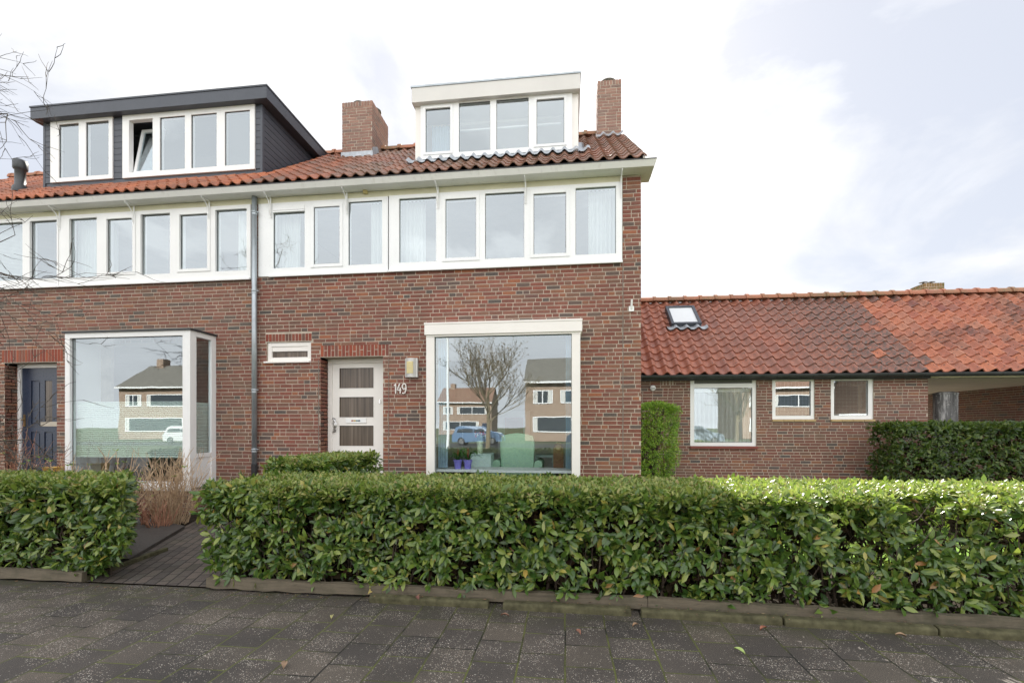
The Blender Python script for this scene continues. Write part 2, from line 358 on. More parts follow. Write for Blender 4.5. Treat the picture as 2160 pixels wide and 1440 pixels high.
def clinker():
    m, nt, bs, _ = newmat('clinker_path'); co = objco(nt, (1, 1, 1), (0, 0, R(66-180)))
    bt = N(nt, 'ShaderNodeTexBrick', offset=.5)
    for k, v in (('Color1', (0,0,0,1)), ('Color2', (1,1,1,1)), ('Mortar', (.5,.5,.5,1)), ('Scale', 1.0), ('Mortar Size', .007), ('Mortar Smooth', .3), ('Brick Width', .21), ('Row Height', .10)): bt.inputs[k].default_value = v
    nt.links.new(co, bt.inputs[0])
    c = ramp(nt, bt.outputs['Color'], [(0, (.060,.052,.048)), (.5, (.092,.076,.067)), (.8, (.115,.094,.080)), (1, (.075,.070,.064))])
    fine = noise(nt, objco(nt), 240, 3, .8)
    c = mixc(nt, 1.0, c, ramp(nt, fine, [(.35, (.5,.5,.5)), (.5, (1,1,1)), (.7, (2.2,2.1,2.0))]), 'MULTIPLY')
    c = mixc(nt, ramp(nt, noise(nt, objco(nt), 2.2, 6, .7), [(.52, (0,0,0)), (.7, (.5,.5,.5))]), c, (.05,.055,.022))
    c = mixc(nt, bt.outputs['Fac'], c, (.014,.013,.010))
    nt.links.new(c, bs.inputs['Base Color']); bs.inputs['Roughness'].default_value = .75
    bump(nt, mth(nt, 'SUBTRACT', mth(nt, 'MULTIPLY', fine, .2), bt.outputs['Fac']), bs, .7, .006); return m
M['clinker'] = clinker()
M['slab'] = simple('dark_slab', (.062,.055,.05), .7, .25, 8, bmp=.3)
M['kerb'] = simple('mossy_concrete', (.085,.08,.045), .9, .45, 13, bmp=.8, stain=(.035,.038,.014), spec=.2)
M['soil'] = simple('garden_soil', (.030,.024,.018), .95, .4, 14, bmp=.4, spec=.05)
M['asphalt'] = simple('asphalt', (.055,.055,.055), .85, .15, 10, bmp=.3)
M['grass'] = simple('grass_ground', (.075,.095,.035), .95, .3, 2, bmp=.5)

# ---------------------------------------------------------------- brick work
CO = .064
def slab(mb, u0, u1, z0, z1, holes, y0, y1, T=lambda u, y, z: (u, y, z), mi=0):
    us = sorted({u0, u1, *[min(max(h[i], u0), u1) for h in holes for i in (0, 1)]})
    zs = sorted({z0, z1, *[min(max(h[i], z0), z1) for h in holes for i in (2, 3)]})
    def solid(i, j):
        if i < 0 or j < 0 or i >= len(us)-1 or j >= len(zs)-1: return False
        a, b = (us[i]+us[i+1])/2, (zs[j]+zs[j+1])/2
        return not any(h[0] < a < h[1] and h[2] < b < h[3] for h in holes)
    for i in range(len(us)-1):
        for j in range(len(zs)-1):
            if not solid(i, j): continue
            a, b, c, d = us[i], us[i+1], zs[j], zs[j+1]
            p = lambda u, y, z: T(u, y, z)
            q = [[p(a,y0,c), p(b,y0,c), p(b,y0,d), p(a,y0,d)], [p(b,y1,c), p(a,y1,c), p(a,y1,d), p(b,y1,d)]]
            if not solid(i-1, j): q.append([p(a,y1,c), p(a,y0,c), p(a,y0,d), p(a,y1,d)])
            if not solid(i+1, j): q.append([p(b,y0,c), p(b,y1,c), p(b,y1,d), p(b,y0,d)])
            if not solid(i, j-1): q.append([p(a,y1,c), p(b,y1,c), p(b,y0,c), p(a,y0,c)])
            if not solid(i, j+1): q.append([p(a,y0,d), p(b,y0,d), p(b,y1,d), p(a,y1,d)])
            for f in q: mb.add(f, [(0,1,2,3)], mi)
def one_brick(mb, a, b, c, d, y, T, mi, pro=.0045):
    jt = lambda s=.0013: random.uniform(-s, s)
    yo = y-pro+jt(.0018); ins = .0015
    f = [(a+ins+jt(), yo, c+ins+jt()), (b-ins+jt(), yo, c+ins+jt()), (b-ins+jt(), yo, d-ins+jt()), (a+ins+jt(), yo, d-ins+jt())]
    k = [(a, y+.004, c), (b, y+.004, c), (b, y+.004, d), (a, y+.004, d)]
    mb.add([T(*p) for p in f+k], [(0,1,2,3), (1,0,4,5), (2,1,5,6), (3,2,6,7), (0,3,7,4)], mi)
def bricks(mb, u0, u1, z0, z1, holes, y=0., T=lambda u, y, z: (u, y, z), mi=1, joint=.0112, headers=.36, course=CO):
    r = 0; z = z0
    while z+course*.5 < z1:
        zt = min(z+course-joint, z1); u = u0-random.choice([0, .05, .11, .16])
        last = 0
        wav = random.uniform(-.0015, .0015)
        while u < u1:
            if random.random() < (headers if last < 2 else .1): L = .10; last += 1
            else: L = .21; last = 0
            L += random.uniform(-.004, .004)
            a, b = max(u, u0), min(u+L, u1); u += L+joint
            if b-a < .025: continue
            iv = [(a, b)]
            for h in holes:
                if h[2]-.005 < (z+zt)/2 < h[3]+.005:
                    nv = []
                    for (p, q) in iv:
                        if h[1] <= p or h[0] >= q: nv.append((p, q)); continue
                        if h[0]-p > .02: nv.append((p, h[0]-.002))
                        if q-h[1] > .02: nv.append((h[1]+.002, q))
                    iv = nv
            for (p, q) in iv: one_brick(mb, p, q, z+wav, zt+wav, y, T, mi)
        z += course
def soldiers(mb, u0, u1, z0, z1, y=0., T=lambda u, y, z: (u, y, z), mi=2, w=.052, joint=.011, half=False):
    n = round((u1-u0+joint)/(w+joint)); st = (u1-u0+joint)/n
    for i in range(n):
        a = u0+i*st; b = a+st-joint
        if half and i % 2 == 1:
            zm = z0+(z1-z0)*random.choice([.42, .55])
            one_brick(mb, a, b, z0, zm-joint/2, y, T, mi); one_brick(mb, a, b, zm+joint/2, z1, y, T, mi)
        else: one_brick(mb, a, b, z0, z1, y, T, mi)
def chimney_mesh(x0, x1, y0, y1, z0, z1):
    mb = MB(); slab(mb, x0, x1, z0, z1-.01, [], y0, y1)
    Tl = lambda u, y, z: (x1-y, u, z); Tr = lambda u, y, z: (x0+y, y0+y1-u, z); Tb = lambda u, y, z: (x0+x1-u, y1+y0-y, z)
    cz = z1-.10
    for (a, b, T, yy) in ((x0, x1, lambda u, y, z: (u, y, z), y0), (y0, y1, Tl, 0.), (y0, y1, Tr, 0.), (x0, x1, Tb, y0)):
        bricks(mb, a, b, z0, cz, [], yy, T, 1, headers=.1); soldiers(mb, a, b, cz, z1, yy, T, 1)
    return mb
# ---------------------------------------------------------------- roof tiles
def tiles(mb, x0, x1, ye, ze, slope, rows, du, dv, skip=lambda x, v: False, amp=.026, mi=lambda x, v: 0, ns=10, phase=0., lip=.022):
    ca, sa = math.cos(slope), math.sin(slope)
    n = int(round((x1-x0)/du))
    for r in range(rows):
        v0 = r*dv
        for c in range(n):
            xa = x0+c*du
            if skip(xa+du/2, v0+dv/2): continue
            js = random.uniform(-.004, .004); jv = random.uniform(-.006, .006); jr = random.uniform(-.006, .006)
            top = []; low = []; up = []
            for k in range(ns+1):
                t = k/ns; x = xa+t*du*1.0
                ph = (t+phase)*2*math.pi
                h = amp*(math.cos(ph)+.18*math.cos(2*ph))
                sk = jr*(t-.5)
                vl = v0+jv+sk; hl = h+lip+js; vu = v0+dv*1.06; hu = h+.004+js
                P = lambda v, hh: (x, ye+v*ca-hh*sa, ze+v*sa+hh*ca)
                low.append(P(vl, hl-lip*.75)); top.append(P(vl, hl)); up.append(P(vu, hu))
            b = ns+1; vs = low+top+up; fs = []
            for k in range(ns):
                fs.append((k, k+1, b+k+1, b+k)); fs.append((b+k, b+k+1, 2*b+k+1, 2*b+k))
            if c in (0, n-1):
                for kk in (0, ns):
                    x_, y_, z_ = up[kk]; vs = vs+[(x_, y_+.01, z_-.018)]; fs.append((kk, b+kk, 2*b+kk, len(vs)-1))
            mb.add(vs, fs, mi(xa+du/2, v0))
def ridge(mb, x0, x1, y, z, L=.38, r=.12, n=10):
    k = int((x1-x0)/L)
    for i in range(k+1):
        a = x0+i*L; b = min(a+L*1.03, x1)
        if b-a < .05: continue
        prof = [(a-.02, r*1.18), (a+.05, r*1.18), (a+.055, r), (b, r*.96)]
        vs = []
        for (x, rr) in prof:
            for j in range(n+1):
                t = math.pi*j/n; vs.append((x, y-rr*math.cos(t), z-.07+rr*math.sin(t)*1.0+random.uniform(-.001,.001)))
        fs = [(p*(n+1)+j, p*(n+1)+j+1, (p+1)*(n+1)+j+1, (p+1)*(n+1)+j) for p in range(3) for j in range(n)]
        fs.append(tuple(range(n+1)))
        mb.add(vs, fs)
# ---------------------------------------------------------------- windows
def frame_ring(mb, x0, x1, z0, z1, y0, y1, t, tb=None, tt=None):
    tb = t if tb is None else tb; tt = t if tt is None else tt
    mb.box(x0, x0+t, y0, y1, z0, z1); mb.box(x1-t, x1, y0, y1, z0, z1)
    mb.box(x0+t, x1-t, y0+.0015, y1, z0, z0+tb); mb.box(x0+t, x1-t, y0+.0015, y1, z1-tt, z1)
def pane(x0, x1, z0, z1, y, parent, mat='glass', gasket=True):
    mb = MB(); mb.add([(x0-.004, y, z0-.004), (x1+.004, y, z0-.004), (x1+.004, y, z1+.004), (x0-.004, y, z1+.004)], [(0,1,2,3)])
    o = mb.build('pane', M[mat], parent)
    if gasket:
        g = MB(); frame_ring(g, x0-.001, x1+.001, z0-.001, z1+.001, y-.006, y+.004, .007); g.build('gasket', M['rubber'], parent)
    return o
def curtain(x0, x1, z0, z1, y, label, mat='sheer', folds=None, amp=.025, gather=0.):
    n = max(24, int((x1-x0)/.008)); folds = folds or max(3, (x1-x0)/.07)
    mb = MB(); vs = []; rows = 7; ph = random.uniform(0, 6)
    for j in range(rows):
        s = j/(rows-1); z = z1+(z0-z1)*s
        for i in range(n+1):
            t = i/n; tt = t*folds*2*math.pi+ph+.5*math.sin(3*t+ph)
            vs.append((x0+(x1-x0)*(t*(1-gather*s)+gather*s*(1 if x0 < 0 and gather < 0 else 0)), y+amp*(.6+.4*s)*math.sin(tt)+.3*amp*math.sin(2.3*tt), z))
    fs = [(j*(n+1)+i, j*(n+1)+i+1, (j+1)*(n+1)+i+1, (j+1)*(n+1)+i) for j in range(rows-1) for i in range(n)]
    mb.add(vs, fs); o = mb.build('curtain', M[mat], smooth=True)
    return tag(o, label, 'curtain', 'curtains behind the windows')

# ================================================================= MAIN TERRACE
XC = 1.15                       # right corner of the terrace
XP = fx(541)                    # party line
XL = -14.0
ROOF = math.atan(.735); EZ = 5.56; EY = -.23   # eave line of the tiles
RY = 2.75; RZ = EZ+(RY-EY)*math.tan(ROOF); BY = 2*RY
SOF = fz(1350, 352, -.23)       # soffit height
zt = lambda px, py, Y=0.: fz(px, py, Y)
house = thing('terraced_house', 'brick end house numbered 149 with cream door, large bay window and white dormer', 'house', (0, 0, 0), 'brick row houses')
nbr = thing('terraced_house', 'left brick row house with dark blue front door and anthracite dormer', 'house', (0, 0, 0), 'brick row houses')

# -- measurements of openings on the facade plane
W149 = (fx(572), XC-.29, zt(1312, 553), zt(1312, 385))      # full upper strip opening
US_Z0, US_Z1 = W149[2], W149[3]
FR_Z1 = SOF
sw = (fx(563), fx(656), zt(610, 764), zt(610, 721))
dr = (fx(676), fx(808), .0, zt(752, 752))
bayX0, bayX1 = fx(899, -.35), fx(1224, -.35); bayT = zt(1060, 703, -.35); bayTop = zt(1060, 675, -.38)
bay = (bayX0+.04, bayX1-.04, .45, bayT)
holes = [(XP+.03, fx(1313), US_Z0, 9), sw, dr, bay]
def front_wall(parent, x0, x1, holes, sold, jambs, mats, ztop):
    mb = MB(); slab(mb, x0, x1, -.3, ztop, holes, .0005, .24)
    hb = holes+[(s[0]-.006, s[1]+.006, s[2]-.006, s[3]+.006) for s in sold]
    bricks(mb, x0, x1, .005, ztop, hb)
    for s in sold: soldiers(mb, *s[:4], half=s[4])
    for (X, y0, y1, z0, z1) in jambs:      # brick reveal facing +X
        mb.add([(X+.0,.0,z0),(X+.0,.0,z1),(X+.0,y1,z1),(X+.0,y1,z0)], [(0,1,2,3)])
        bricks(mb, y0, y1, z0, z1, [], 0., lambda u, y, z: (X-y, u, z))
    return mb.build('wall', mats, parent)
ARC = zt(752, 727)
front_wall(house, XP, XC, holes,
    [(sw[0]-.02, sw[1]+.01, sw[3]+.015, zt(610, 704), False), (dr[0]+.005, fx(820), dr[3]+.01, ARC, True)],
    [(dr[0], .0, .30, .3, dr[3])], [M['mortar'], M['brick'], M['brick_red']], SOF)
# expansion joint beside the corner pier and by the door
xj = fx(1314); sealant = simple('joint_sealant', (.20,.18,.155), .9, .2)
for ja, jb, jz in ((xj-.006, xj+.006, US_Z0-.02), (dr[0]-.035, dr[0]-.025, ARC-.24), (fx(820)-.002, fx(820)+.006, ARC-.24)):
    MB().box(ja, jb, -.009, .004, 0, jz).build('expansion_joint', sealant, house)
# side, back and party walls
def shell(parent, x0, x1, right_brick):
    mb = MB(); slab(mb, x0, x1, 0, EZ-.1, [(x1-2.9, x1-.6, .95, 2.6), (x1-5.6, x1-3.5, .95, 2.6), (x1-2.6, x1-.8, 4.0, 5.1), (x1-5.2, x1-3.6, 4.0, 5.1)], BY-.24, BY)
    if right_brick:
        mb.box(x1-.24, x1-.004, .245, BY-.245, 0, EZ-.1)
        bricks(mb, .0, BY, .0, EZ-.15, [], 0., lambda u, y, z: (x1+y*-1-.004, u, z))
        vs = [(x1-.02, .0, EZ-.1), (x1-.02, RY, RZ-.12), (x1-.02, BY, EZ-.1), (x1-.24, .0, EZ-.1), (x1-.24, RY, RZ-.12), (x1-.24, BY, EZ-.1)]
        mb.add(vs, [(0,2,1), (3,4,5), (0,1,4,3), (1,2,5,4)], 0)
    else: mb.box(x1-.1, x1-.002, .245, BY-.245, 0, EZ-.1)
    mb.build('side_wall', [M['mortar'], M['brick']], parent)
    m2 = MB()
    for z in (.40, 3.15, SOF-.0): m2.box(x0+.03, x1-.25, .25 if z < 5 else .25, BY-.25, z-.1, z)
    m2.build('interior_floor', M['floor'], parent)
    m3 = MB()
    slab(m3, x0+.12, x1-.26, .4, SOF-.1, [(x1-1.6, x1-.6, 3.16, 5.1), (x1-4.9, x1-4.1, 3.16, 5.1)], 3.4, 3.46); m3.box(x0+.005, x0+.11, .25, BY-.25, .4, SOF-.1)
    m3.box(x1-.28, x1-.245, .25, 3.4, .4, SOF-.1)
    m3.box(x0+.12, x1-.3, .26, 3.4, 3.02, 3.045)
    m3.build('interior_wall', M['room'], parent)
shell(house, XP, XC, True); shell(nbr, XL, XP, False)
# frieze board above window strip
mb = MB(); mb.box(XP+.03, fx(1313), -.012, .10, US_Z1+.0, SOF-.005); mb.build('frieze_board', M['frieze'], house)
mb = MB(); mb.box(XP+.05, fx(572), -.02, .10, US_Z0, US_Z1-.001); mb.build('side_panel', M['pvc'], house)

def strip(parent, x0, x1, z0, z1, lights, mat, frame_y=(-.02, .09), gy=.008, sill=True, vent_first=False, glassmat='glass'):
    """lights: (px x0, px x1 glass, zb, zt, casement?) in metres; one solid frame cut by the openings"""
    holes = [(a, b, c, d) for (a, b, c, d, k) in lights]
    mb = MB(); slab(mb, x0, x1, z0, z1, holes, frame_y[0], frame_y[1])
    if sill: mb.box(x0-.01, x1+.005, frame_y[0]-.035, frame_y[0]-.001, z0-.022, z0+.012)
    f = mb.build('window', mat, parent, bevel=.003)
    for (a, b, c, d, k) in lights:
        if k:
            m2 = MB(); t = .055
            frame_ring(m2, a-t, b+t, c-t, d+t, frame_y[0]-.014, frame_y[0]-.001, t-.002)
            m2.build('sash', mat, f, bevel=.002)
        pane(a, b, c, d, gy if not k else gy-.02, f, glassmat)
    return f
gl = lambda a, b, zb, z2, k=False, Y=0.: (fx(a, Y), fx(b, Y), zb, z2, k)
gz0, gz1 = zt(1256, 537.6), zt(1256, 396.3)
cz0, cz1 = zt(1160, 536.5), zt(1160, 410)
L1 = [gl(578, 644, gz0, zt(610, 449)), gl(664, 718, cz0, cz1, True), gl(736, 807, gz0, gz1)]
L2 = [gl(843, 921, gz0, gz1), gl(941, 1005, cz0, cz1, True), gl(1024, 1106, gz0, gz1), gl(1126, 1194, cz0, cz1, True), gl(1214, 1299, gz0, gz1)]
strip(house, fx(572), fx(819), US_Z0, US_Z1, L1, M['pvc']); strip(house, fx(822), fx(1312), US_Z0, US_Z1, L2, M['pvc'], frame_y=(-.03, .09))
mb = MB(); a, b = fx(578), fx(644); z_ = zt(610, 449)
mb.box(a, b, -.030, -.0205, z_-.002, gz1); mb.box(a, b, -.040, -.0305, z_+.035, z_+.05); mb.box(a, b, -.044, -.0305, z_, z_+.018)
mb.build('ventilation_grille', M['pvc'], house, bevel=.003)
# curtains upstairs
CT = gz1+.05
curtain(fx(588, .2), fx(634, .2), gz0-.05, CT-.1, .2, 'white net curtain in the leftmost upstairs window of house 149')
curtain(fx(783, .2), fx(808, .2), gz0-.05, CT, .2, 'narrow white curtain upstairs just left of the frame joint of house 149')
curtain(fx(848, .2), fx(899, .2), gz0-.05, CT, .2, 'wide white curtain upstairs just right of the frame joint of house 149')
curtain(fx(1241, .2), fx(1304, .2), gz0-.05, CT, .2, 'white curtain in the rightmost upstairs window next to the brick corner')
# small toilet window
f = MB(); y0, y1 = .02, .10
frame_ring(f, sw[0]+.004, sw[1]-.004, sw[2]+.02, sw[3]-.004, y0, y1, .07, .07, .07)
f.box(sw[0]+.074, sw[1]-.074, y0+.015, y1, zt(610, 740), sw[3]-.074)
f.box(sw[0]-.035, sw[1]-.01, -.045, .09, sw[2]-.012, sw[2]+.018)
fo = f.build('window', M['cream'], house, bevel=.004)
pane(sw[0]+.074, sw[1]-.074, sw[2]+.09, zt(610, 740), .06, fo, 'doorglass', False)
# door 149
DY = .28
dx0, dx1 = fx(695, DY), dr[1]+.03; dzt = dr[3]; dz0 = .42
mb = MB(); frame_ring(mb, dx0, dx1+.02, dz0-.02, dzt-.002, DY-.06, DY+.06, .075, .05, .075); mb.build('door_frame', M['cream'], house, bevel=.004)
mb = MB(); dh = [(fx(717, DY), fx(791, DY), zt(755, b, DY), zt(755, a, DY)) for a, b in ((775, 820), (836, 881), (896, 941))]
slab(mb, dx0+.077, dx1-.055, dz0+.03, dzt-.077, dh, DY-.035, DY+.02)
door = mb.build('door', M['cream'], house, bevel=.003)
for h in dh:
    MB().box(h[0]-.002, h[1]+.002, DY-.012, DY-.004, h[2]-.002, h[3]+.002).build('pane', M['doorglass'], door)
    g = MB(); frame_ring(g, h[0], h[1], h[2], h[3], DY-.04, DY-.034, .010); g.build('glazing_bead', M['cream'], door)
hx = fx(707, DY); hz = (zt(710, 880, DY), zt(710, 913, DY)); hm = (hz[0]+hz[1])/2
mb = MB(); mb.box(hx-.012, hx+.032, DY-.044, DY-.036, hz[1]+.02, hz[0]-.02)
mb.tube([(hx, DY-.04, hz[0]-.01), (hx, DY-.085, hz[0]-.012), (hx+.03, DY-.09, hz[0]-.05), (hx+.075, DY-.095, hm+.02), (hx+.075, DY-.095, hm-.02), (hx+.03, DY-.09, hz[1]+.05), (hx, DY-.085, hz[1]+.012), (hx, DY-.04, hz[1]+.01)], .009, 8)
mb.build('handle', M['steel'], door, smooth=True)
a, b, c, d = fx(732, DY), fx(775, DY), zt(755, 892, DY), zt(755, 882, DY)
lb = MB().box(a, b, DY-.05, DY-.034, c, d).build('letterbox', M['white'], door, bevel=.004)
cols = [(.3,.08,.04), (.45,.30,.05), (.10,.20,.22), (.06,.10,.16)]
for i, cc_ in enumerate(cols):
    x = a+(b-a)*(.28+.11*i); MB().box(x, x+(b-a)*.10, DY-.0525, DY-.0505, (c+d)/2-.012, (c+d)/2+.012).build('sticker', simple('letterbox_sticker', cc_, .5), door)
MB().box(dr[0]-.05, dx1+.1, -.35, DY+.05, 0, .40).build('doorstep', simple('step_concrete', (.22,.21,.19), .9, .2), house, bevel=.01)
MB().box(fx(804, DY)-.012, fx(804, DY)+.012, DY-.066, DY-.061, zt(804, 851, DY), zt(804, 842, DY)).build('hinge', M['steel'], house)
# house number 149 (bent strokes)
nx0, nx1 = fx(832), fx(859); nz0, nz1 = zt(845, 830), zt(845, 809); nw = nx1-nx0; nh = nz1-nz0
def stroke(mb, pts, r=.011): mb.tube([(nx0+nw*u, -.025, nz0+nh*v) for u, v in pts], r, 6)
num = empty_part('house_number', house)
m1 = MB(); stroke(m1, [(.02,.80), (.10,.88), (.14,1.0), (.14,.5), (.14,0)]); m1.build('digit', M['cream'], num)
m4 = MB(); stroke(m4, [(.46,1.0), (.36,.66), (.27,.36), (.40,.33), (.58,.34)]); stroke(m4, [(.50,.60), (.50,.3), (.49,0)]); m4.build('digit', M['cream'], num)
m9 = MB(); t9 = [(.80+.15*math.cos(t), .70+.27*math.sin(t)) for t in [R(k) for k in range(0, 361, 30)]]
stroke(m9, t9); stroke(m9, [(.95,.70), (.95,.40), (.88,.10), (.75,.0), (.66,.06)]); m9.build('digit', M['cream'], num)
# wall lamp
lx0, lx1, lz0, lz1 = fx(856), fx(883), zt(870, 796), zt(870, 756)
wl = empty_part('wall_lamp', house)
mb = MB(); n = 10
pr = [(lx0+(lx1-lx0)*k/n, -.02-.07*math.sin(math.pi*k/n)**.8) for k in range(n+1)]
vs = [(x, y, lz0) for x, y in pr]+[(x, y, lz1) for x, y in pr]+[(x, -.002, lz0) for x, y in pr]+[(x, -.002, lz1) for x, y in pr]; m_ = n+1
mb.add(vs, [(k, k+1, m_+k+1, m_+k) for k in range(n)]+[(k, k+1, 2*m_+k+1, 2*m_+k) for k in range(n)]+[(m_+k, m_+k+1, 3*m_+k+1, 3*m_+k) for k in range(n)])
mb.box(lx0, lx0+.006, -.03, 0, lz0, lz1); mb.box(lx1-.03, lx1, -.06, 0, lz0, lz1)
mb.build('lamp_housing', simple('satin_metal', (.55,.55,.53), .4, .05, 5, metal=.3), wl, smooth=False)
mb = MB(); H = lz1-lz0
for k in range(7):
    z = lz0+H*(.2+.09*k); mb.box(lx0+(lx1-lx0)*.22, lx0+(lx1-lx0)*.70, -.096, -.07, z, z+H*.075)
mb.build('lamp_louvre', simple('cream_diffuser', (.72,.62,.32), .5, .05), wl)
# small flag holder on the corner pier
fh = MB(); a, b = fx(1326), fx(1337); fh.box(a, b, -.022, -.008, zt(1331, 657), zt(1331, 646)); fh.tube([((a+b)/2, -.02, zt(1331, 652)), ((a+b)/2, -.07, zt(1331, 634))], .016, 8)
fh.build('flag_holder', M['white'], house)
MB().box(fx(769), fx(777), -.07, -.013, zt(773, 411), zt(773, 401)).build('sensor_box', simple('yellowed_plastic', (.60,.50,.22), .5), house, bevel=.005)
# bay 149
bp = -.35; bz0 = .55
gb = (fx(916, bp), fx(1206, bp), bz0+.11, zt(1060, 706, bp))
mb = MB(); slab(mb, bayX0, bayX1, bz0, bayT, [gb], bp, bp+.11)
mb.box(bayX0, bayX0+.06, bp+.111, .0, bz0, bayT); mb.box(bayX1-.06, bayX1, bp+.111, .0, bz0, bayT)
bw = mb.build('bay_window', M['cream'], house, bevel=.004)
pane(*gb, bp+.05, bw, 'glass_bay')
mb = MB(); cx0, cx1 = fx(895, bp-.03), fx(1228, bp-.03); cb = bayT-.0; ct = zt(1060, 676, bp-.03)
mb.box(cx0, cx1, bp-.03, -.008, cb+.001, ct-.03); mb.box(cx0-.006, cx1+.006, bp-.036, -.008, ct-.029, ct)
mb.box(cx0+.03, cx1-.015, bp-.006, bp-.001, cb-.03, cb)
mb.build('canopy', M['cream'], bw, bevel=.004)
MB().box(bayX0-.03, bayX1+.03, bp-.05, bp+.25, bz0-.03, bz0-.001).build('window_sill', M['cream'], bw)
mb = MB(); slab(mb, bayX0+.02, bayX1-.02, 0, bz0-.03, [], bp+.03, 0); bricks(mb, bayX0+.02, bayX1-.02, .0, bz0-.04, [], bp+.026)
mb.build('bay_plinth', [M['mortar'], M['brick']], bw)
MB().box(bayX0+.07, bayX1-.07, bp+.12, .3, .72, .76).build('inner_sill', M['white'], bw)
# vertical blinds in the bay
def vblind(x0, x1, lab):
    mb = MB(); n = max(3, int((x1-x0)/.035))
    for i in range(n):
        x = x0+(x1-x0)*(i+.5)/n; mb.add([(x-.012, bp+.17, .78), (x+.014, bp+.21, .78), (x+.014, bp+.21, bayT-.03), (x-.012, bp+.17, bayT-.03)], [(0,1,2,3)])
    tag(mb.build('vertical_blind', M['blindblue']), lab, 'blind', 'vertical blinds in the bay window')
vblind(gb[0]+.01, fx(945, bp+.2), 'pale blue vertical blind drawn aside at the left of the large bay window')
vblind(fx(1193, bp+.2), gb[1]-.01, 'pale blue vertical blind drawn aside at the right of the large bay window')
# ---- neighbour facade
nd = (fx(10), fx(120), .0, zt(85, 764))
NB = -.57
nbx0, nbx1 = fx(137, NB), fx(401, NB); nbT = fz(401, 692, NB); nbz = fz(330, 1028, NB)
nUS = (XL, fx(531), US_Z0-.03, US_Z1-.0)
nbay = (nbx0+.05, nbx1-.05, nbz, nbT-.1)
nh_ = [(XL+.01, XP-.02, nUS[2], 9), nd, nbay]
front_wall(nbr, XL, XP-.001, nh_, [(nd[0]-.06, fx(133), nd[3]+.01, zt(66, 737), False)],
    [(nd[0], .0, .28, .3, nd[3])], [M['mortar'], M['brick_old'], M['brick_red']], SOF)
mb = MB(); mb.box(XL+.02, XP-.03, -.012, .10, US_Z1, SOF-.005); mb.build('frieze_board', M['frieze'], nbr)
ng0, ng1 = zt(490, 572.5), zt(490, 443); nc0, nc1 = zt(412, 568), zt(412, 454)
NL = [gl(-150, -75, ng0, ng1), gl(-58, 52, ng0, ng1), gl(67, 124, ng0, ng1)]
NL2 = [gl(150, 208, ng0, ng1), gl(230, 284, nc0, nc1, True), gl(300, 362, ng0, ng1), gl(383, 441, nc0, nc1, True), gl(457, 523, ng0, ng1)]
strip(nbr, XL+.02, fx(127.5), nUS[2], nUS[3], NL, M['white'], (-.035, .09), .012)
strip(nbr, fx(129), fx(531), nUS[2], nUS[3], NL2, M['white'], (-.035, .09), .012)
MB().box(fx(532), XP-.03, -.015, .09, nUS[2], nUS[3]-.001).build('side_panel', M['white'], nbr)
curtain(fx(166, .2), fx(205, .2), ng0-.05, ng1+.05, .2, 'sheer curtain in the fifth upstairs window left of the downpipe')
curtain(fx(218, .2), fx(248, .2), ng0-.05, ng1+.05, .2, 'sheer curtain edge showing in the fourth upstairs window left of the downpipe')
curtain(fx(502, .2), fx(530, .2), ng0-.05, ng1+.05, .2, 'white curtain in the upstairs window directly left of the downpipe')
# slatted blind far left upstairs
mb = MB(); zz_ = ng0
while zz_ < ng1-.02: mb.box(fx(-10, .16), fx(50, .16), .15, .165, zz_, zz_+.018); zz_ += .026
tag(mb.build('slatted_blind', simple('grey_slats', (.45,.44,.42), .6)), 'grey slatted blind in the upstairs window at the left photo edge', 'blind')
# blue door
DY2 = .26; bx0, bx1 = fx(40, DY2), nd[1]+.03; bzt = nd[3]; bz_ = zt(80, 996, DY2)
mb = MB(); frame_ring(mb, bx0, bx1+.1, bz_-.05, bzt-.002, DY2-.06, DY2+.06, .11, .05, .07); mb.build('door_frame', M['white'], nbr, bevel=.004)
D0, D1 = bx0+.112, bx1+.08; dw = D1-D0
mb = MB(); fh_ = lambda u: D0+dw*u
zl = lambda t: bz_+(bzt-.07-bz_)*t
pn = [(.17, .34, .46, .88), (.66, .83, .46, .88), (.17, .34, .10, .39), (.42, .58, .10, .39), (.66, .83, .10, .39)]
gp = (.43, .57, .46, .88)
hl = [(fh_(a), fh_(b), zl(c), zl(d)) for a, b, c, d in pn+[gp]]
slab(mb, D0, D1, bz_, bzt-.074, hl, DY2-.03, DY2-.012); mb.box(D0, D1, DY2-.011, DY2+.01, bz_, bzt-.074)
for a, b, c, d in hl[:-1]: mb.box(a+.025, b-.025, DY2-.024, DY2-.0112, c+.03, d-.03)
mb.box(D0, D1, DY2-.06, DY2-.031, bz_+.01, bz_+.05)
bd = mb.build('door', M['blue'], nbr, bevel=.004)
a, b, c, d = hl[-1]; MB().box(a+.01, b-.01, DY2-.022, DY2-.0115, c+.01, d-.01).build('pane', M['doorglass'], bd)
MB().box(fh_(.36), fh_(.70), DY2-.042, DY2-.0305, zt(90, 899, DY2), zt(90, 889, DY2)).build('letterbox', simple('beige_metal', (.45,.40,.33), .4, metal=.3), bd, bevel=.003)
mb = MB(); X = fh_(.05); z = zt(55, 885, DY2); mb.box(X-.02, X+.02, DY2-.042, DY2-.031, z-.13, z+.10); mb.tube([(X, DY2-.04, z), (X, DY2-.09, z), (X-.0, DY2-.09, z-.0), (X+.09, DY2-.09, z+.005)], .011, 8)
mb.build('handle', M['brass'], bd)
MB().box(nd[0]-.1, nd[1]+.1, -.4, DY2, 0, bz_-.06).build('doorstep', M['kerb'], nbr, bevel=.01)
# neighbour bay
g0 = (fx(147, NB), fx(385, NB), nbz+.10, fz(266, 710, NB))
mb = MB(); slab(mb, nbx0, nbx1, nbz, nbT-.03, [g0], NB, NB+.10)
wy = -.004; zs0, zs1 = fz(430, 955, -.3), g0[3]
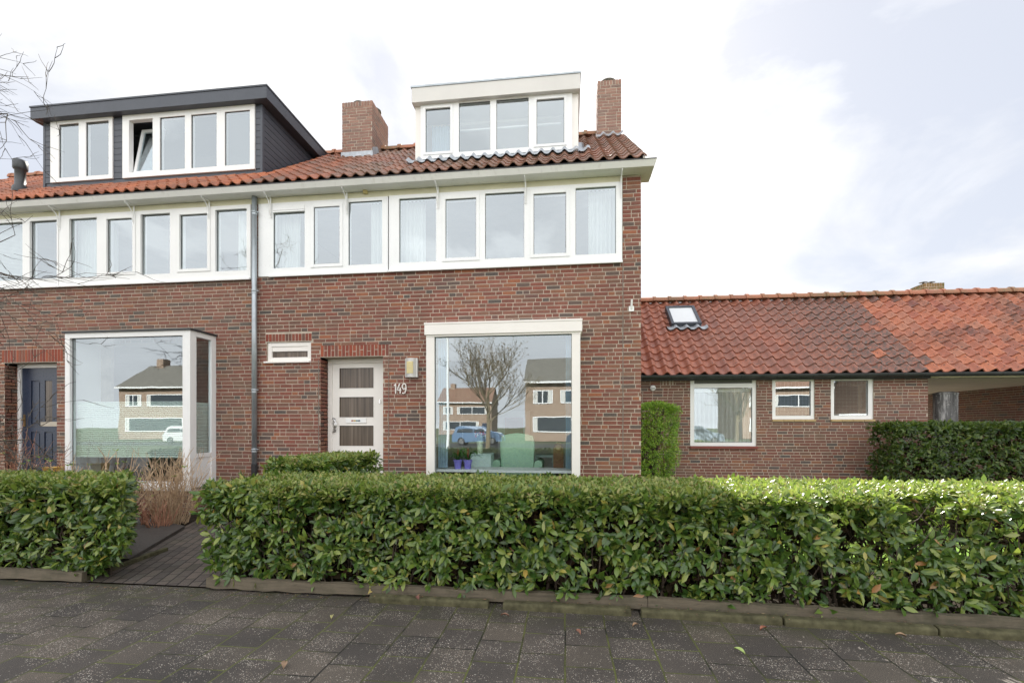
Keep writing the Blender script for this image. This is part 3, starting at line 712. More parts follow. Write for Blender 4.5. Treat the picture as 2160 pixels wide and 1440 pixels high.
# right side frame with pane above a panel
sT = lambda u, y, z: (nbx1-y, u, z)
slab(mb, NB+.101, wy, nbz, nbT-.03, [(NB+.13, wy-.10, zs0, zs1), (NB+.13, wy-.10, nbz+.08, zs0-.07)], .0, .06, sT)
mb.add([sT(u, .02, z) for u, z in ((NB+.12, nbz+.07), (wy-.09, nbz+.07), (wy-.09, zs0-.06), (NB+.12, zs0-.06))], [(0,1,2,3)])
slab(mb, NB+.101, wy, nbz, nbT-.03, [], 0, .05, lambda u, y, z: (nbx0+y, u, z))
nb = mb.build('bay_window', M['white'], nbr, bevel=.003)
pane(*g0, NB+.05, nb, 'glass_bay')
mb = MB(); mb.add([sT(u, .03, z) for u, z in ((NB+.125, zs0-.005), (wy-.095, zs0-.005), (wy-.095, zs1+.005), (NB+.125, zs1+.005))], [(0,1,2,3)]); mb.build('pane', M['glass'], nb)
mb = MB(); mb.box(nbx0-.03, nbx1+.03, NB-.03, -.008, nbT-.028, nbT+.0); mb.build('bay_roof', M['dark2'], nb)
mb = MB(); mb.box(nbx0-.02, nbx1+.025, NB-.025, -.3, nbT-.10, nbT-.031) if False else None
MB().box(nbx0-.02, nbx1+.02, NB-.05, NB-.001, nbz-.04, nbz+.02).build('window_sill', M['white'], nb)
mb = MB(); slab(mb, nbx0+.02, nbx1-.02, 0, nbz-.04, [], NB+.02, 0); bricks(mb, nbx0+.02, nbx1-.02, .0, nbz-.04, [], NB+.016); bricks(mb, NB+.02, 0, 0, nbz-.04, [], 0., lambda u, y, z: (nbx1-.02-y, u, z))
mb.build('bay_plinth', [M['mortar'], M['brick_old']], nb)
# pleated blind
zb0, zb1 = fz(266, 962, NB+.1), fz(266, 848, NB+.1); mb = MB(); n = 26; vs = []
path = []
for i in range(n*2+1): path.append((NB+.125+(.014 if i % 2 else 0), zb0+(zb1-zb0)*i/(2*n)))
vs = [(g0[0]-.02, y, z) for y, z in path]+[(g0[1]+.02, y, z) for y, z in path]; k = len(path)
mb.add(vs, [(i, i+1, k+i+1, k+i) for i in range(k-1)])
vs = [(nbx1-.09-(y-NB-.12), NB+.13, z) for y, z in path]+[(nbx1-.09-(y-NB-.12), -.05, z) for y, z in path]
mb.add(vs, [(i, i+1, k+i+1, k+i) for i in range(k-1)])
mb.box(g0[0]-.02, g0[1]+.02, NB+.12, NB+.145, zb1-.006, zb1+.012); mb.box(g0[0]-.02, g0[1]+.02, NB+.12, NB+.145, zb0-.02, zb0)
tag(mb.build('pleated_blind', M['pleat']), 'pale green pleated privacy blind across the left bay window', 'blind')
mb = MB(); mb.box(nbx0+.5, nbx0+.9, NB+.3, NB+.7, nbz-.2, nbz+.45); mb.box(nbx0+1.3, nbx0+1.6, NB+.4, NB+.7, nbz-.2, nbz+.3)
# downpipe
PXc = XP+.015; pz1 = zt(541, 411, -.1)
mb = MB(); mb.tube([(PXc, -.075, zt(541, 978, -.08)), (PXc, -.075, SOF)], .042, 16)
dp = mb.build('downpipe', M['zinc'], house, smooth=True)
for py in (447, 613, 822, 947):
    z = zt(541, py, -.08); m2 = MB(); m2.lathe([(.048, -.012), (.051, -.004), (.051, .004), (.048, .012)], (PXc, -.075, z), 16); m2.lathe([(.046, -.05), (.046, -.02)], (PXc, -.075, z), 16)
    m2.box(PXc+.04, PXc+.075, -.085, -.06, z-.008, z+.008); m2.build('pipe_clamp', M['zinc'], dp)
m2 = MB(); m2.tube([(PXc, -.075, zt(541, 978, -.08)), (PXc, -.075, 0)], .05, 14); m2.build('standpipe', M['rubber'], dp)
# gutters and brackets
def gutter(parent, x0, x1, endcap=False):
    mb = MB(); zb = SOF; h = fz(1376, 336, -.27)-SOF
    mb.prism_x([(-.006, zb), (-.235, zb), (-.285, zb+h), (-.262, zb+h+.001), (-.222, zb+.03), (-.006, zb+.03)], x0, x1)
    if endcap:
        mb.add([(x1+.0005, -.006, zb), (x1+.0005, -.235, zb), (x1+.035, -.285, zb+h), (x1+.035, .25, zb+h), (x1+.0005, .2, zb)], [(0,1,2,3,4)])
        mb.box(x1-.2, x1, -.006, .25, zb, zb+.03)
        mb.add([(x1+.0005, -.235, zb), (x1-.0, -.2355, zb), (x1-.0, -.2855, zb+h), (x1+.035, -.285, zb+h)], [(0,1,2,3)])
    g = mb.build('gutter', M['gutter'], parent)
    m2 = MB(); m2.box(x0, x1+(.03 if endcap else 0), -.292, -.262, zb+h+.002, zb+h+.014); m2.build('gutter_lip', M['dark2'], g)
gutter(house, XP+.001, XC+.16, True); gutter(nbr, XL, XP-.001)
def bracket(parent, px):
    X = fx(px, -.1); mb = MB(); z = SOF-.004
    mb.box(X-.012, X+.012, -.046, -.036, z-.36, z-.006); mb.box(X-.012, X+.012, -.22, -.046, z-.012, z)
    mb.tube([(X, -.045, z-.33), (X, -.075, z-.25), (X, -.07, z-.16), (X, -.10, z-.09), (X, -.16, z-.045), (X, -.215, z-.012)], .009, 6)
    mb.build('gutter_bracket', M['white'], parent)
for p in (566, 728, 922, 1108, 1311): bracket(house, p)
for p in (-30, 118, 276, 436): bracket(nbr, p)
# ---- dormers geometry
DFY = .62
dA = (fx(94, DFY), fx(553, DFY)); dB = (fx(876, DFY), fx(1220, DFY))
dAz0 = fz(553, 367, DFY); dBz0 = fz(1220, 320, DFY)
dAzt = fz(560, 207, DFY-.16); dAtop = fz(563, 178, DFY-.16)
dBzt = fz(1221, 187, DFY-.12); dBtop = fz(1221, 151, DFY-.12)
def roofz(Y): return EZ+(Y-EY)*math.tan(ROOF)
# decks
def deck(parent, x0, x1, dorm):
    mb = MB(); L = (RY-EY)/math.cos(ROOF); s = math.sin(ROOF); c = math.cos(ROOF)
    def q(a, b, v0, v1):
        P = lambda x, v, h: (x, EY+v*c-h*s, EZ+v*s+h*c)
        mb.add([P(a,v0,-.03), P(b,v0,-.03), P(b,v1,-.03), P(a,v1,-.03), P(a,v0,-.10), P(b,v0,-.10), P(b,v1,-.10), P(a,v1,-.10)],
               [(0,1,2,3), (7,6,5,4), (0,4,5,1), (1,5,6,2), (2,6,7,3), (3,7,4,0)])
    vd = (DFY-EY)/c+.02
    q(x0, x1, .08, vd); q(x0, dorm[0]+.02, vd, L); q(dorm[1]-.02, x1, vd, L)
    # rear slope
    mb.add([(x0, RY, RZ-.02), (x1, RY, RZ-.02), (x1, BY+.2, EZ-.1), (x0, BY+.2, EZ-.1)], [(0,1,2,3)])
    return mb
nrow = int(round((RY-EY)/math.cos(ROOF)/.27)); DV = (RY-EY)/math.cos(ROOF)/nrow
def skipper(dorm, extra=None):
    def f(x, v):
        Y = EY+v*math.cos(ROOF)
        if dorm[0]-.02 < x < dorm[1]+.02 and Y > DFY+.04: return True
        return extra(x, Y) if extra else False
    return f
chA = (fx(722, 2.15), fx(785, 2.15), 2.15, 3.05)
chB = (fx(1261, 2.5), fx(1310, 2.5), 2.5, 3.0)
inch = lambda x, Y: (chA[0] < x < chA[1] and chA[2]+.05 < Y < chA[3]) or (chB[0] < x < chB[1] and chB[2]+.05 < Y)
mb = MB(); NX = int(round((XC+.10-XP)/.2)); tiles(mb, XC+.06-.2*NX, XC+.06, EY, EZ, ROOF, nrow, .2, DV, skipper(dB, inch), phase=.3,
    mi=lambda x, v: 0 if (x > XP+1.4-v*.25 or random.random() < .15) else 1)
rt = mb.build('roof', [M['tile149'], tilemat('roof_tile_mixed', [(0,(.36,.12,.06)),(.5,(.26,.10,.06)),(1,(.42,.15,.08))], (.10,.085,.06), .7, .5)], house)
mb = MB(); xl0 = XC+.06-.2*NX; n2 = int((xl0-XL)/.2); tiles(mb, xl0-.2*n2, xl0, EY, EZ, ROOF, nrow, .2, DV, skipper(dA), phase=.3)
rl = mb.build('roof', M['tile_left'], nbr)
deck(house, XP, XC, dB).build('roof_deck', M['deck'], rt); deck(nbr, XL, XP, dA).build('roof_deck', M['deck'], rl)
for ra, rb_ in ((XP, chA[0]-.02), (chA[1]+.02, chB[0]-.02)):
    mb = MB(); ridge(mb, ra, rb_, RY, RZ+.06); mb.build('ridge', M['ridge'], rt)
mb = MB(); ridge(mb, XL, XP-.01, RY, RZ+.06); mb.build('ridge', M['ridge'], rl)
# verge board at the gable
mb = MB(); c, s = math.cos(ROOF), math.sin(ROOF); L = (RY-EY)/c
P = lambda x, v, h: (x, EY+v*c-h*s, EZ+v*s+h*c)
mb.add([P(XC+.005,.05,-.11), P(XC+.04,.05,-.11), P(XC+.04,L,-.11), P(XC+.005,L,-.11), P(XC+.005,.05,.0), P(XC+.04,.05,.0), P(XC+.04,L,.0), P(XC+.005,L,.0)],
       [(0,3,2,1), (4,5,6,7), (0,1,5,4), (1,2,6,5), (2,3,7,6), (3,0,4,7)])
mb.build('verge_board', M['gutter'], house)
# chimneys
def caps(parent, pts, z):
    for (x, y, r) in pts:
        m = MB(); m.lathe([(r*.7, 0), (r*.7, .04), (r, .055), (r*1.04, .075), (r*.8, .105), (r*.3, .12), (.001, .122)], (x, y, z), 18)
        m.build('chimney_cap', simple('cap_concrete', (.15,.14,.12), .8, .3, 12), parent, smooth=True)
c1 = chimney_mesh(*chA, roofz(2.1)-.3, fz(785, 212, 2.15)).build('chimney', [M['mortar'], M['brick_chim']], house)
zc = fz(785, 212, 2.15)
caps(c1, [(chA[0]+.30, 2.35, .13), (chA[0]+.52, 2.6, .17)], zc)
mb = MB(); mb.box(chA[0]-.02, chA[1]+.02, 2.13, 2.141, roofz(2.13), roofz(2.13)+.13); mb.add([(chA[1]+.012, 2.142, roofz(2.14)), (chA[1]+.012, 2.5, roofz(2.5)), (chA[1]+.012, 2.42, roofz(2.42)+.16), (chA[1]+.012, 2.142, roofz(2.14)+.20)], [(0,1,2,3)]); mb.build('lead_flashing', M['lead'], c1)
zc = fz(1290, 169, 2.5)
c2 = chimney_mesh(*chB, roofz(2.4)-.3, zc).build('chimney', [M['mortar'], M['brick_chim']], house)
caps(c2, [((chB[0]+chB[1])/2-.01, 2.7, .17)], zc)
# wavy lead apron in front of right chimney
def apron(x0, x1, Y0, Y1, dz=.0):
    mb = MB(); n = int((x1-x0)/.02); vs = []
    for Y, hh in ((Y0, .055), ((Y0+Y1)/2, .062), (Y1, .075)):
        for i in range(n+1):
            x = x0+(x1-x0)*i/n; ph = ((x-(XC+.06))/.2+.3)*2*math.pi
            h = .026*(math.cos(ph)+.18*math.cos(2*ph))+hh+random.uniform(-.003, .003)
            v = (Y-EY)/c; vs.append((x, EY+v*c-h*s, EZ+v*s+h*c+dz))
    k = n+1; mb.add(vs, [(j*k+i, j*k+i+1, (j+1)*k+i+1, (j+1)*k+i) for j in range(2) for i in range(n)]); return mb
apron(chB[0]-.03, chB[1]+.03, 2.36, 2.50).build('lead_flashing', M['lead'], c2, smooth=True)
# dormers
def dormer(parent, xs, z0, zr, ztop, over, mat_box, mat_roof, lights, clad, sideover, glassmat, frames):
    so0, so1 = sideover
    x0, x1 = xs; back = EY+(ztop-EZ)/math.tan(ROOF)+.1
    mb = MB(); hh = [(f[0]+.02, f[1]-.02, f[2]+.02, f[3]-.02) for f in frames]
    slab(mb, x0, x1, z0, zr, hh, DFY, DFY+.08)
    if clad:
        z = z0+.10
        segs = []
        ex = sorted([(x0, x0)]+[(f[0], f[1]) for f in frames]+[(x1, x1)])
        for i in range(len(ex)-1): segs.append((ex[i][1]+(.0 if i == 0 else .0), ex[i+1][0]))
        while z < zr-.02:
            zt_ = min(z+.118, zr-.005)
            for a, b in segs:
                if b-a > .04: mb.box(a+.004, b-.004, DFY-.014, DFY-.001, z, zt_-.008)
            z += .118
    # cheeks: triangles following the roof
    def cheek(xa, xb):
        v = []; Yb = EY+(zr-EZ)/math.tan(ROOF)
        for x in (xa, xb): v += [(x, DFY+.081, z0-.05), (x, DFY+.081, zr), (x, Yb, zr)]
        mb.add(v, [(0,1,2), (5,4,3), (0,3,4,1), (1,4,5,2), (2,5,3,0)])
        return Yb
    cheek(x0, x0+.07); Yb = cheek(x1-.07, x1)
    if clad:
        z = z0+.02
        while z < zr-.01:
            zt_ = min(z+.118, zr-.004); Ya = max(DFY+.04, EY+(z+.02-EZ)/math.tan(ROOF)); 
            y_end0 = EY+(z-EZ)/math.tan(ROOF); y_end1 = EY+(zt_-EZ)/math.tan(ROOF)
            za = z; mb.add([(x1+.014, DFY+.04, za), (x1+.014, max(DFY+.05, y_end0), za), (x1+.014, max(DFY+.05, y_end1), zt_-.010), (x1+.014, DFY+.04, zt_-.010),
                            (x1+.001, DFY+.04, za), (x1+.001, max(DFY+.05, y_end0), za), (x1+.001, max(DFY+.05, y_end1), zt_-.010), (x1+.001, DFY+.04, zt_-.010)],
                           [(0,1,2,3), (3,2,6,7), (0,4,5,1), (0,3,7,4)])
            z += .118
        mb.box(x1-.03, x1+.018, DFY-.018, DFY+.039, z0, zr-.002); mb.box(x0-.01, x0+.035, DFY-.018, DFY+.05, z0, zr-.002)
    mb.box(x0+.071, x1-.071, DFY+.5, back+1.0, zr-.06, zr-.012)
    d = mb.build('dormer', mat_box, parent, bevel=0)
    rb = MB(); rb.box(x0-so0, x1+so1, DFY-over, back+.15, zr+.001, ztop-.03)
    rb.build('dormer_roof', mat_roof, d, bevel=.006)
    cp = MB(); cp.box(x0-so0-.012, x1+so1+.012, DFY-over-.012, back+.15, ztop-.029, ztop); cp.build('roof_trim', M['zinc'] if not clad else M['dark'], d)
    for f, ls in zip(frames, lights):
        m2 = MB(); slab(m2, f[0], f[1], f[2], f[3], [l[:4] for l in ls], DFY-.035, DFY+.06)
        fo = m2.build('window', M['white'] if clad else M['pvc'], d, bevel=.003)
        for l in ls:
            if l[4] == 'open':
                continue
            if l[4]:
                m3 = MB(); t = .045; frame_ring(m3, l[0]-t, l[1]+t, l[2]-t, l[3]+t, DFY-.049, DFY-.036, t-.001); m3.build('sash', M['pvc'], fo, bevel=.002)
            pane(l[0], l[1], l[2], l[3], DFY-.012, fo, glassmat)
    return d
F = lambda x, Y=DFY-.035: fx(x, Y)
Z = lambda x, y, Y=DFY-.035: fz(x, y, Y)
fa1 = (F(106), F(237), Z(237, 376), Z(237, 243)); fa2 = (F(258), F(537), Z(537, 356), Z(537, 216))
za0, za1 = Z(500, 348), Z(500, 234)
za0b, za1b = Z(205, 370), Z(205, 256)
dorA = dormer(nbr, dA, dAz0, dAzt, dAtop, .16, M['dark'], M['dark'],
    [[(F(124), F(166), za0b, za1b, False), (F(181), F(229), za0b, za1b, False)],
     [(F(272), F(322), za0, za1, 'open'), (F(337), F(390), za0, za1, False), (F(403), F(457), za0, za1, False), (F(474), F(527), za0, za1, False)]],
    True, (.12, .20), 'glass_dorm', [fa1, fa2])
# tilted open casement
mb = MB(); a, b = F(272)+.02, F(322)+.0; frame_ring(mb, 0, b-a, 0, za1-za0-.02, 0, .045, .055)
os_ = mb.build('open_sash', M['pvc'], dorA); os_.location = (a, DFY+.03, za0+.01); os_.rotation_euler = (R(-11), 0, 0)
m2 = MB(); m2.box(.05, b-a-.05, .02, .026, .05, za1-za0-.07); m2.build('pane', M['glass_dorm'], os_)
# insect screens
for (a, b, q0, q1) in ((F(124), F(166), za0b, za1b), (F(474), F(527), za0, za1)):
    MB().box(a+.02, b-.01, DFY+.03, DFY+.032, q0+.01, q1-.03).build('insect_screen', cloth('grey_mesh', (.10,.10,.10), .3), dorA)
fb = (F(887), F(1207), Z(1207, 314), Z(1207, 190))
zb0_, zb1_ = Z(1080, 313), Z(1080, 208.5); ub0, ub1 = Z(1160, 303.5), Z(1160, 209)
dorB = dormer(house, dB, dBz0, dBzt, dBtop, .12, M['cream'], simple('dormer_fascia', (.68,.665,.64), .6, .04, 2, bmp=.05), [[(F(898), F(950), ub0, ub1, True), (F(968), F(1034), zb0_, zb1_, False),
    (F(1047), F(1115), zb0_, zb1_, False), (F(1132), F(1190), ub0, ub1, True)]], False, (.03, .03), 'glass_dorm', [fb])
# dormer interiors: pale ceiling lining and curtain
MB().box(dB[0]+.09, dB[1]-.09, DFY+1.3, DFY+1.34, dBz0-.3, dBzt-.06).build('inner_wall', M['room'], dorB)
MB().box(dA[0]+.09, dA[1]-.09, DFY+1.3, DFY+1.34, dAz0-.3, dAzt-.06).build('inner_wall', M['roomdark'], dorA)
MB().box(dB[0]+.5, dB[1]-.3, DFY+.35, DFY+.38, dBzt-.27, dBzt-.24).build('curtain_rail', M['white'], dorB)
curtain(fx(913, 1.0), fx(950, 1.0), dBz0, dBzt-.16, .95, 'blue grey curtain in the left light of the white dormer', 'blindblue')
apron(dB[0]-.12, dB[1]+.2, DFY-.14, DFY+.02).build('lead_flashing', M['lead'], dorB, smooth=True)
mb = MB()
for i in range(7):                       # stepped lead soakers up the right cheek
    Y = DFY+.02+i*.13; h = roofz(Y)+.05; x = dB[1]
    mb.add([(x+.002, Y, h-.03), (x+.12, Y, h+.01), (x+.10, Y+.15, h+.10), (x+.002, Y+.15, h+.12), (x+.002, Y+.02, h+.14)], [(0,1,2,3), (0,3,4)])
mb.build('lead_soakers', M['lead'], dorB)
# vent pipe on the left roof
vx = fx(49, .6); vz = roofz(.6)
mb = MB(); mb.lathe([(.13, -.05), (.12, .06), (.085, .10), (.085, .40), (.10, .41), (.115, .43), (.115, .56), (.10, .60), (.06, .61)], (vx, .55, vz-.02), 20)
mb.build('vent_pipe', simple('dark_plastic', (.05,.055,.06), .4), nbr, smooth=True)

# ================================================================= LOW WING
WY = 3.2
wing = thing('low_annex', 'single storey brick annex with orange pantile roof and black gutter', 'outbuilding')
WX0, WX1, WXE = XC-.3, fx(1968, WY), 17.0
WG = fz(1900, 796, WY-.12)                # underside of gutter
WSL = R(42); WEY = WY-.20; WEZ = fz(1700, 786, WEY)
# ridge height so that it projects to y=620 at x=1700
best = min(((abs(fz(1700, 628, WEY+b)-(WEZ+b*math.tan(WSL))), b) for b in np.arange(1.5, 4, .01)))
WRY = WEY+best[1]; WRZ = WEZ+best[1]*math.tan(WSL)
wz = lambda px, py: fz(px, py, WY)
wA = (fx(1457, WY), fx(1598, WY), wz(1530, 941), WG+.02)
wB = (fx(1632, WY), fx(1723, WY), wz(1680, 884), WG+.02)
wC = (fx(1758, WY), fx(1850, WY), wz(1800, 884), WG+.02)
vt = [(fx(1398, WY)+.07*i, fx(1398, WY)+.07*i+.025, wz(1400, 810), wz(1400, 802)) for i in range(4)]
mb = MB(); hl = [wA, wB, wC]
T0 = lambda u, y, z: (u, y+WY, z)
slab(mb, WX0, WX1, -.2, WG+.05, hl, .0005, .24, T0)
bricks(mb, WX0, WX1, .005, WG+.03, hl+vt, 0., T0)
slab(mb, WY+.241, 7.6, -.2, WG+.05, [], -.24, 0, lambda u, y, z: (WX1-.004+y, u, z))
bricks(mb, WY+.0, 7.6, .005, WG+.03, [], 0., lambda u, y, z: (WX1-y-.004, u, z))
mb.build('wall', [M['mortar'], M['brick_wing']], wing)
# far wall of the carport, running away from the street
XW = 11.4
mb = MB(); slab(mb, 4.3, 9.2, -.2, WG+.12, [], .0005, .3, lambda u, y, z: (XW+y, u, z)); bricks(mb, 4.3, 9.2, .0, WG+.1, [], 0., lambda u, y, z: (XW+y, u, z))
slab(mb, XW+.004, WXE, -.2, WG+.05, [], 4.3, 4.5)
mb.build('carport_wall', [M['mortar'], M['brick_wing']], wing)
MB().box(WX1+.005, WXE, WY-.08, 9.2, WG-.0, WG+.04).build('carport_ceiling', simple('cream_soffit', (.74,.66,.52), .7, .1, 3), wing)
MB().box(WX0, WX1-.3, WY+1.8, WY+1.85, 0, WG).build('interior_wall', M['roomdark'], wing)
# roof
def wmi(x, v): return 1 if x > 7.45+random.uniform(-.15, .15)+(random.random() < .06)*random.uniform(-1.5, 2) else 0
WDV = .29; WL = best[1]/math.cos(WSL); wr = int(round(WL/WDV)); WDV = WL/wr
skx0, skx1 = fx(1418, WEY+1.25), fx(1482, WEY+1.25)
skv0 = None
def vrow(py, px):                      # distance up the slope that projects to the row py
    return min(((abs(fz(px, py, WEY+v*math.cos(WSL))-(WEZ+v*math.sin(WSL)+.05)), v) for v in np.arange(0, WL, .01)))[1]
skv0, skv1 = vrow(686, 1450), vrow(649, 1435)
skx0 = fx(1418, WEY+skv0*math.cos(WSL)); skx1 = fx(1482, WEY+skv0*math.cos(WSL))
mb = MB(); tiles(mb, XC+.02, WXE, WEY, WEZ, WSL, wr, .262, WDV, lambda x, v: skx0+.02 < x < skx1-.02 and skv0 < v < skv1, amp=.040, mi=wmi, phase=.2, lip=.034, ns=12)
wroof = mb.build('roof', [M['tile_wing'], M['tile_wing_r']], wing)
c_, s_ = math.cos(WSL), math.sin(WSL)
PW = lambda x, v, h: (x, WEY+v*c_-h*s_, WEZ+v*s_+h*c_)
mb = MB()
mb.add([PW(XC,.05,-.03), PW(WXE,.05,-.03), PW(WXE,WL,-.03), PW(XC,WL,-.03), PW(XC,.05,-.12), PW(WXE,.05,-.12), PW(WXE,WL,-.12), PW(XC,WL,-.12)], [(0,1,2,3), (7,6,5,4), (0,4,5,1), (1,5,6,2), (2,6,7,3), (3,7,4,0)])
mb.add([(XC, WRY, WRZ-.02), (WXE, WRY, WRZ-.02), (WXE, 2*WRY-WEY, WEZ), (XC, 2*WRY-WEY, WEZ)], [(0,1,2,3)])
mb.build('roof_deck', M['deck'], wroof)
mb = MB(); ridge(mb, XC+.02, WXE, WRY, WRZ+.09, .40, .125); mb.build('ridge', M['ridge'], wroof)
# skylight
def slopebox(mb, x0, x1, v0, v1, h0, h1):
    mb.add([PW(x,v,h) for h in (h0,h1) for x, v in ((x0,v0),(x1,v0),(x1,v1),(x0,v1))], [(0,3,2,1),(4,5,6,7),(0,1,5,4),(1,2,6,5),(2,3,7,6),(3,0,4,7)])
mb = MB(); t = .07
slopebox(mb, skx0, skx0+t, skv0, skv1, -.02, .13); slopebox(mb, skx1-t, skx1, skv0, skv1, -.02, .13)
slopebox(mb, skx0+t, skx1-t, skv0, skv0+t, -.02, .128); slopebox(mb, skx0+t, skx1-t, skv1-t, skv1, -.02, .128)
sk = mb.build('skylight', M['dark'], wroof, bevel=.004)
mb = MB(); slopebox(mb, skx0+t, skx1-t, skv0+t, skv1-t, .09, .10); mb.build('pane', M['reflect_sky'], sk)
mb = MB(); slopebox(mb, skx0+t, skx1-t, skv0+t, skv1-t, -.02, .0); mb.build('roller_blind', M['white'], sk)
mb = MB(); n = 60; vs = []
for v, hh in ((skv0+.0, .06), (skv0-.10, .085), (skv0-.17, .080)):
    for i in range(n+1):
        x = skx0-.12+(skx1-skx0+.24)*i/n; ph = ((x-(XC+.02))/.262+.2)*2*math.pi
        h = .034*(math.cos(ph)+.18*math.cos(2*ph))+hh; vs.append(PW(x, v, h))
k = n+1; mb.add(vs, [(j*k+i, j*k+i+1, (j+1)*k+i+1, (j+1)*k+i) for j in range(2) for i in range(n)]); mb.build('lead_flashing', M['lead'], sk, smooth=True)
# gutter: dark half round in lengths
mb = MB(); n = 8; r = .065; gy, gz = WEY-.03, WG+.085
vs = []
for x in (XC+.003, WXE):
    for j in range(n+1):
        t = math.pi+math.pi*j/n; vs.append((x, gy+r*math.cos(t), gz+r*math.sin(t)))
    for j in range(n+1):
        t = 2*math.pi-math.pi*j/n; vs.append((x, gy+(r-.008)*math.cos(t), gz+(r-.008)*math.sin(t)))
k = 2*(n+1); mb.add(vs, [(i, (i+1) % k, k+(i+1) % k, k+i) for i in range(k)])
mb.tube([(XC+.003, gy-r-.002, gz), (WXE, gy-r-.002, gz)], .008, 6)
mb.box(XC, WXE, WY-.06, WY-.01, WG-.005, WG+.10)
wg = mb.build('gutter', simple('black_zinc', (.06,.065,.07), .35, .3, 5, metal=.3), wing)
x = XC+.35
while x < WXE:
    m2 = MB(); n = 8; vs = []
    for xx in (x, x+.02):
        for j in range(n+1):
            t = math.pi+math.pi*j/n; vs.append((xx, gy+(r+.005)*math.cos(t), gz+(r+.005)*math.sin(t)))
    m2.add(vs, [(i, i+1, n+2+i, n+1+i) for i in range(n)]); m2.build('gutter_bracket', M['dark2'], wg); x += .73
# wing windows
def wwin(h, bars, mat, y0=WY+.02, yb=WY+.10, t=.07):
    mb = MB(); slab(mb, h[0]+.004, h[1]-.004, h[2]+.004, h[3]-.004, bars, y0, yb); return mb.build('window', mat, wing, bevel=.003)
a = fx(1466, WY), fx(1590, WY); oA = (a[0], a[1], wz(1530, 933), wz(1530, 817)); oA2 = (a[0], a[1], wz(1530, 808), WG-.0)
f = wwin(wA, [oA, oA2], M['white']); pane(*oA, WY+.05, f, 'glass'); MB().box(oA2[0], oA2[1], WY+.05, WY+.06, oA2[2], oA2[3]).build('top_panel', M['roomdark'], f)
MB().box(wA[0]-.01, wA[1]+.02, WY-.05, WY+.02, wA[2]-.05, wA[2]).build('window_sill', simple('red_glazed_sill', (.22,.05,.04), .35), f)
curtain(oA[0]+.0, oA[1]-.0, oA[2]+.0, oA[3]-.10, WY+.16, 'white net curtain filling the large annex window', folds=13)
MB().box(oA[0], oA[1], WY+.13, WY+.18, oA[3]-.09, oA[3]-.01).build('curtain_pelmet', M['white'], f)
for h, px in ((wB, (1640, 1716)), (wC, (1766, 1840))):
    o_ = (fx(px[0], WY), fx(px[1], WY), wz(1700, 876), WG-.03)
    f = wwin(h, [o_], M['white']); pane(*o_, WY+.05, f, 'glass')
    m2 = MB(); x = o_[0]+.06
    while x < o_[1]: m2.tube([(x, WY+.075, o_[2]), (x, WY+.075, o_[3])], .0016, 3, cap=False); x += .075
    z = o_[2]+.06
    while z < o_[3]: m2.tube([(o_[0], WY+.075, z), (o_[1], WY+.075, z)], .0016, 3, cap=False); z += .075
    m2.build('wire_mesh', M['zinc'], f)
    m2 = MB(); n = 4; L = (h[1]-h[0]+.03)/n
    for i in range(n): m2.box(h[0]-.015+i*L+.003, h[0]-.015+(i+1)*L-.003, WY-.045, WY+.03, h[2]-.045, h[2]-.003)
    m2.build('window_sill', simple('ochre_sill_tile', (.46,.33,.16), .5, .15), f, bevel=.004)
vx, vz = fx(1377, WY), wz(1377, 818)
m2 = MB(); m2.lathe([(.001, -.03), (.05, -.03), (.062, -.02), (.065, .0)], (vx, WY-.01, vz), 20, axis='y'); m2.build('vent_cap', M['white'], wing, smooth=True)
MB().box(vx-.04, vx+.04, WY-.045, WY-.039, vz-.02, vz-.004).build('vent_slot', M['rubber'], wing)
# (the annex stands a touch askew to the terrace; the whole thing is turned at the end)
# far chimney behind the wing ridge
fy = WRY+1.0; fcx0, fcx1 = fx(1966, fy), fx(2010, fy)
ch = chimney_mesh(fcx0, fcx1, fy, fy+.5, WRZ-.9, fz(1988, 592, fy)); 
co_ = ch.build('chimney', [M['mortar'], brickmat('brick_mossy', [(0,(.20,.15,.07)), (.5,(.26,.17,.08)), (1,(.16,.14,.05))], .4, (.10,.10,.03))], wing)
m2 = MB(); zc = fz(1988, 592, fy)
for dx in (.12, .32): m2.lathe([(.02, 0), (.02, .07), (.10, .075), (.02, .10), (.001, .10)], (fcx0+dx, fy+.2, zc), 12)
m2.build('chimney_cap', M['dark2'], co_)
wrot = R(1.2); px_, py_ = XC, WY; wing.rotation_euler = (0, 0, wrot)
wing.location = (px_-(px_*math.cos(wrot)-py_*math.sin(wrot)), py_-(px_*math.sin(wrot)+py_*math.cos(wrot)), 0)
# concrete cylinder standing in the carport mouth
cy = WY+.5; r = (fx(2014, cy)-fx(1970, cy))/2; cxx = (fx(2014, cy)+fx(1970, cy))/2+.02
m, nt_, bs, _ = newmat('streaked_concrete'); n1 = noise(nt_, objco(nt_, (1, 1, .12)), 9, 7, .7); n2 = noise(nt_, objco(nt_), 14, 6, .7)
cc2 = ramp(nt_, n1, [(.38, (.07,.07,.07)), (.52, (.16,.16,.16)), (.62, (.50,.50,.50))]); cc2 = mixc(nt_, ramp(nt_, n2, [(.6, (0,0,0)), (.66, (.8,.8,.8))]), cc2, (.6,.6,.58))
nt_.links.new(cc2, bs.inputs['Base Color']); bs.inputs['Roughness'].default_value = .9
m2 = MB(); zt_ = fz(1992, 829, cy); m2.lathe([(r, 0), (r, zt_-.04), (r+.01, zt_-.035), (r+.01, zt_), (r*.6, zt_+.03), (.001, zt_+.035)], (cxx, cy, 0), 32)
tag(m2.build('concrete_pillar', m, smooth=False), 'streaked grey concrete cylinder standing beside the annex wall in the carport mouth', 'pillar')

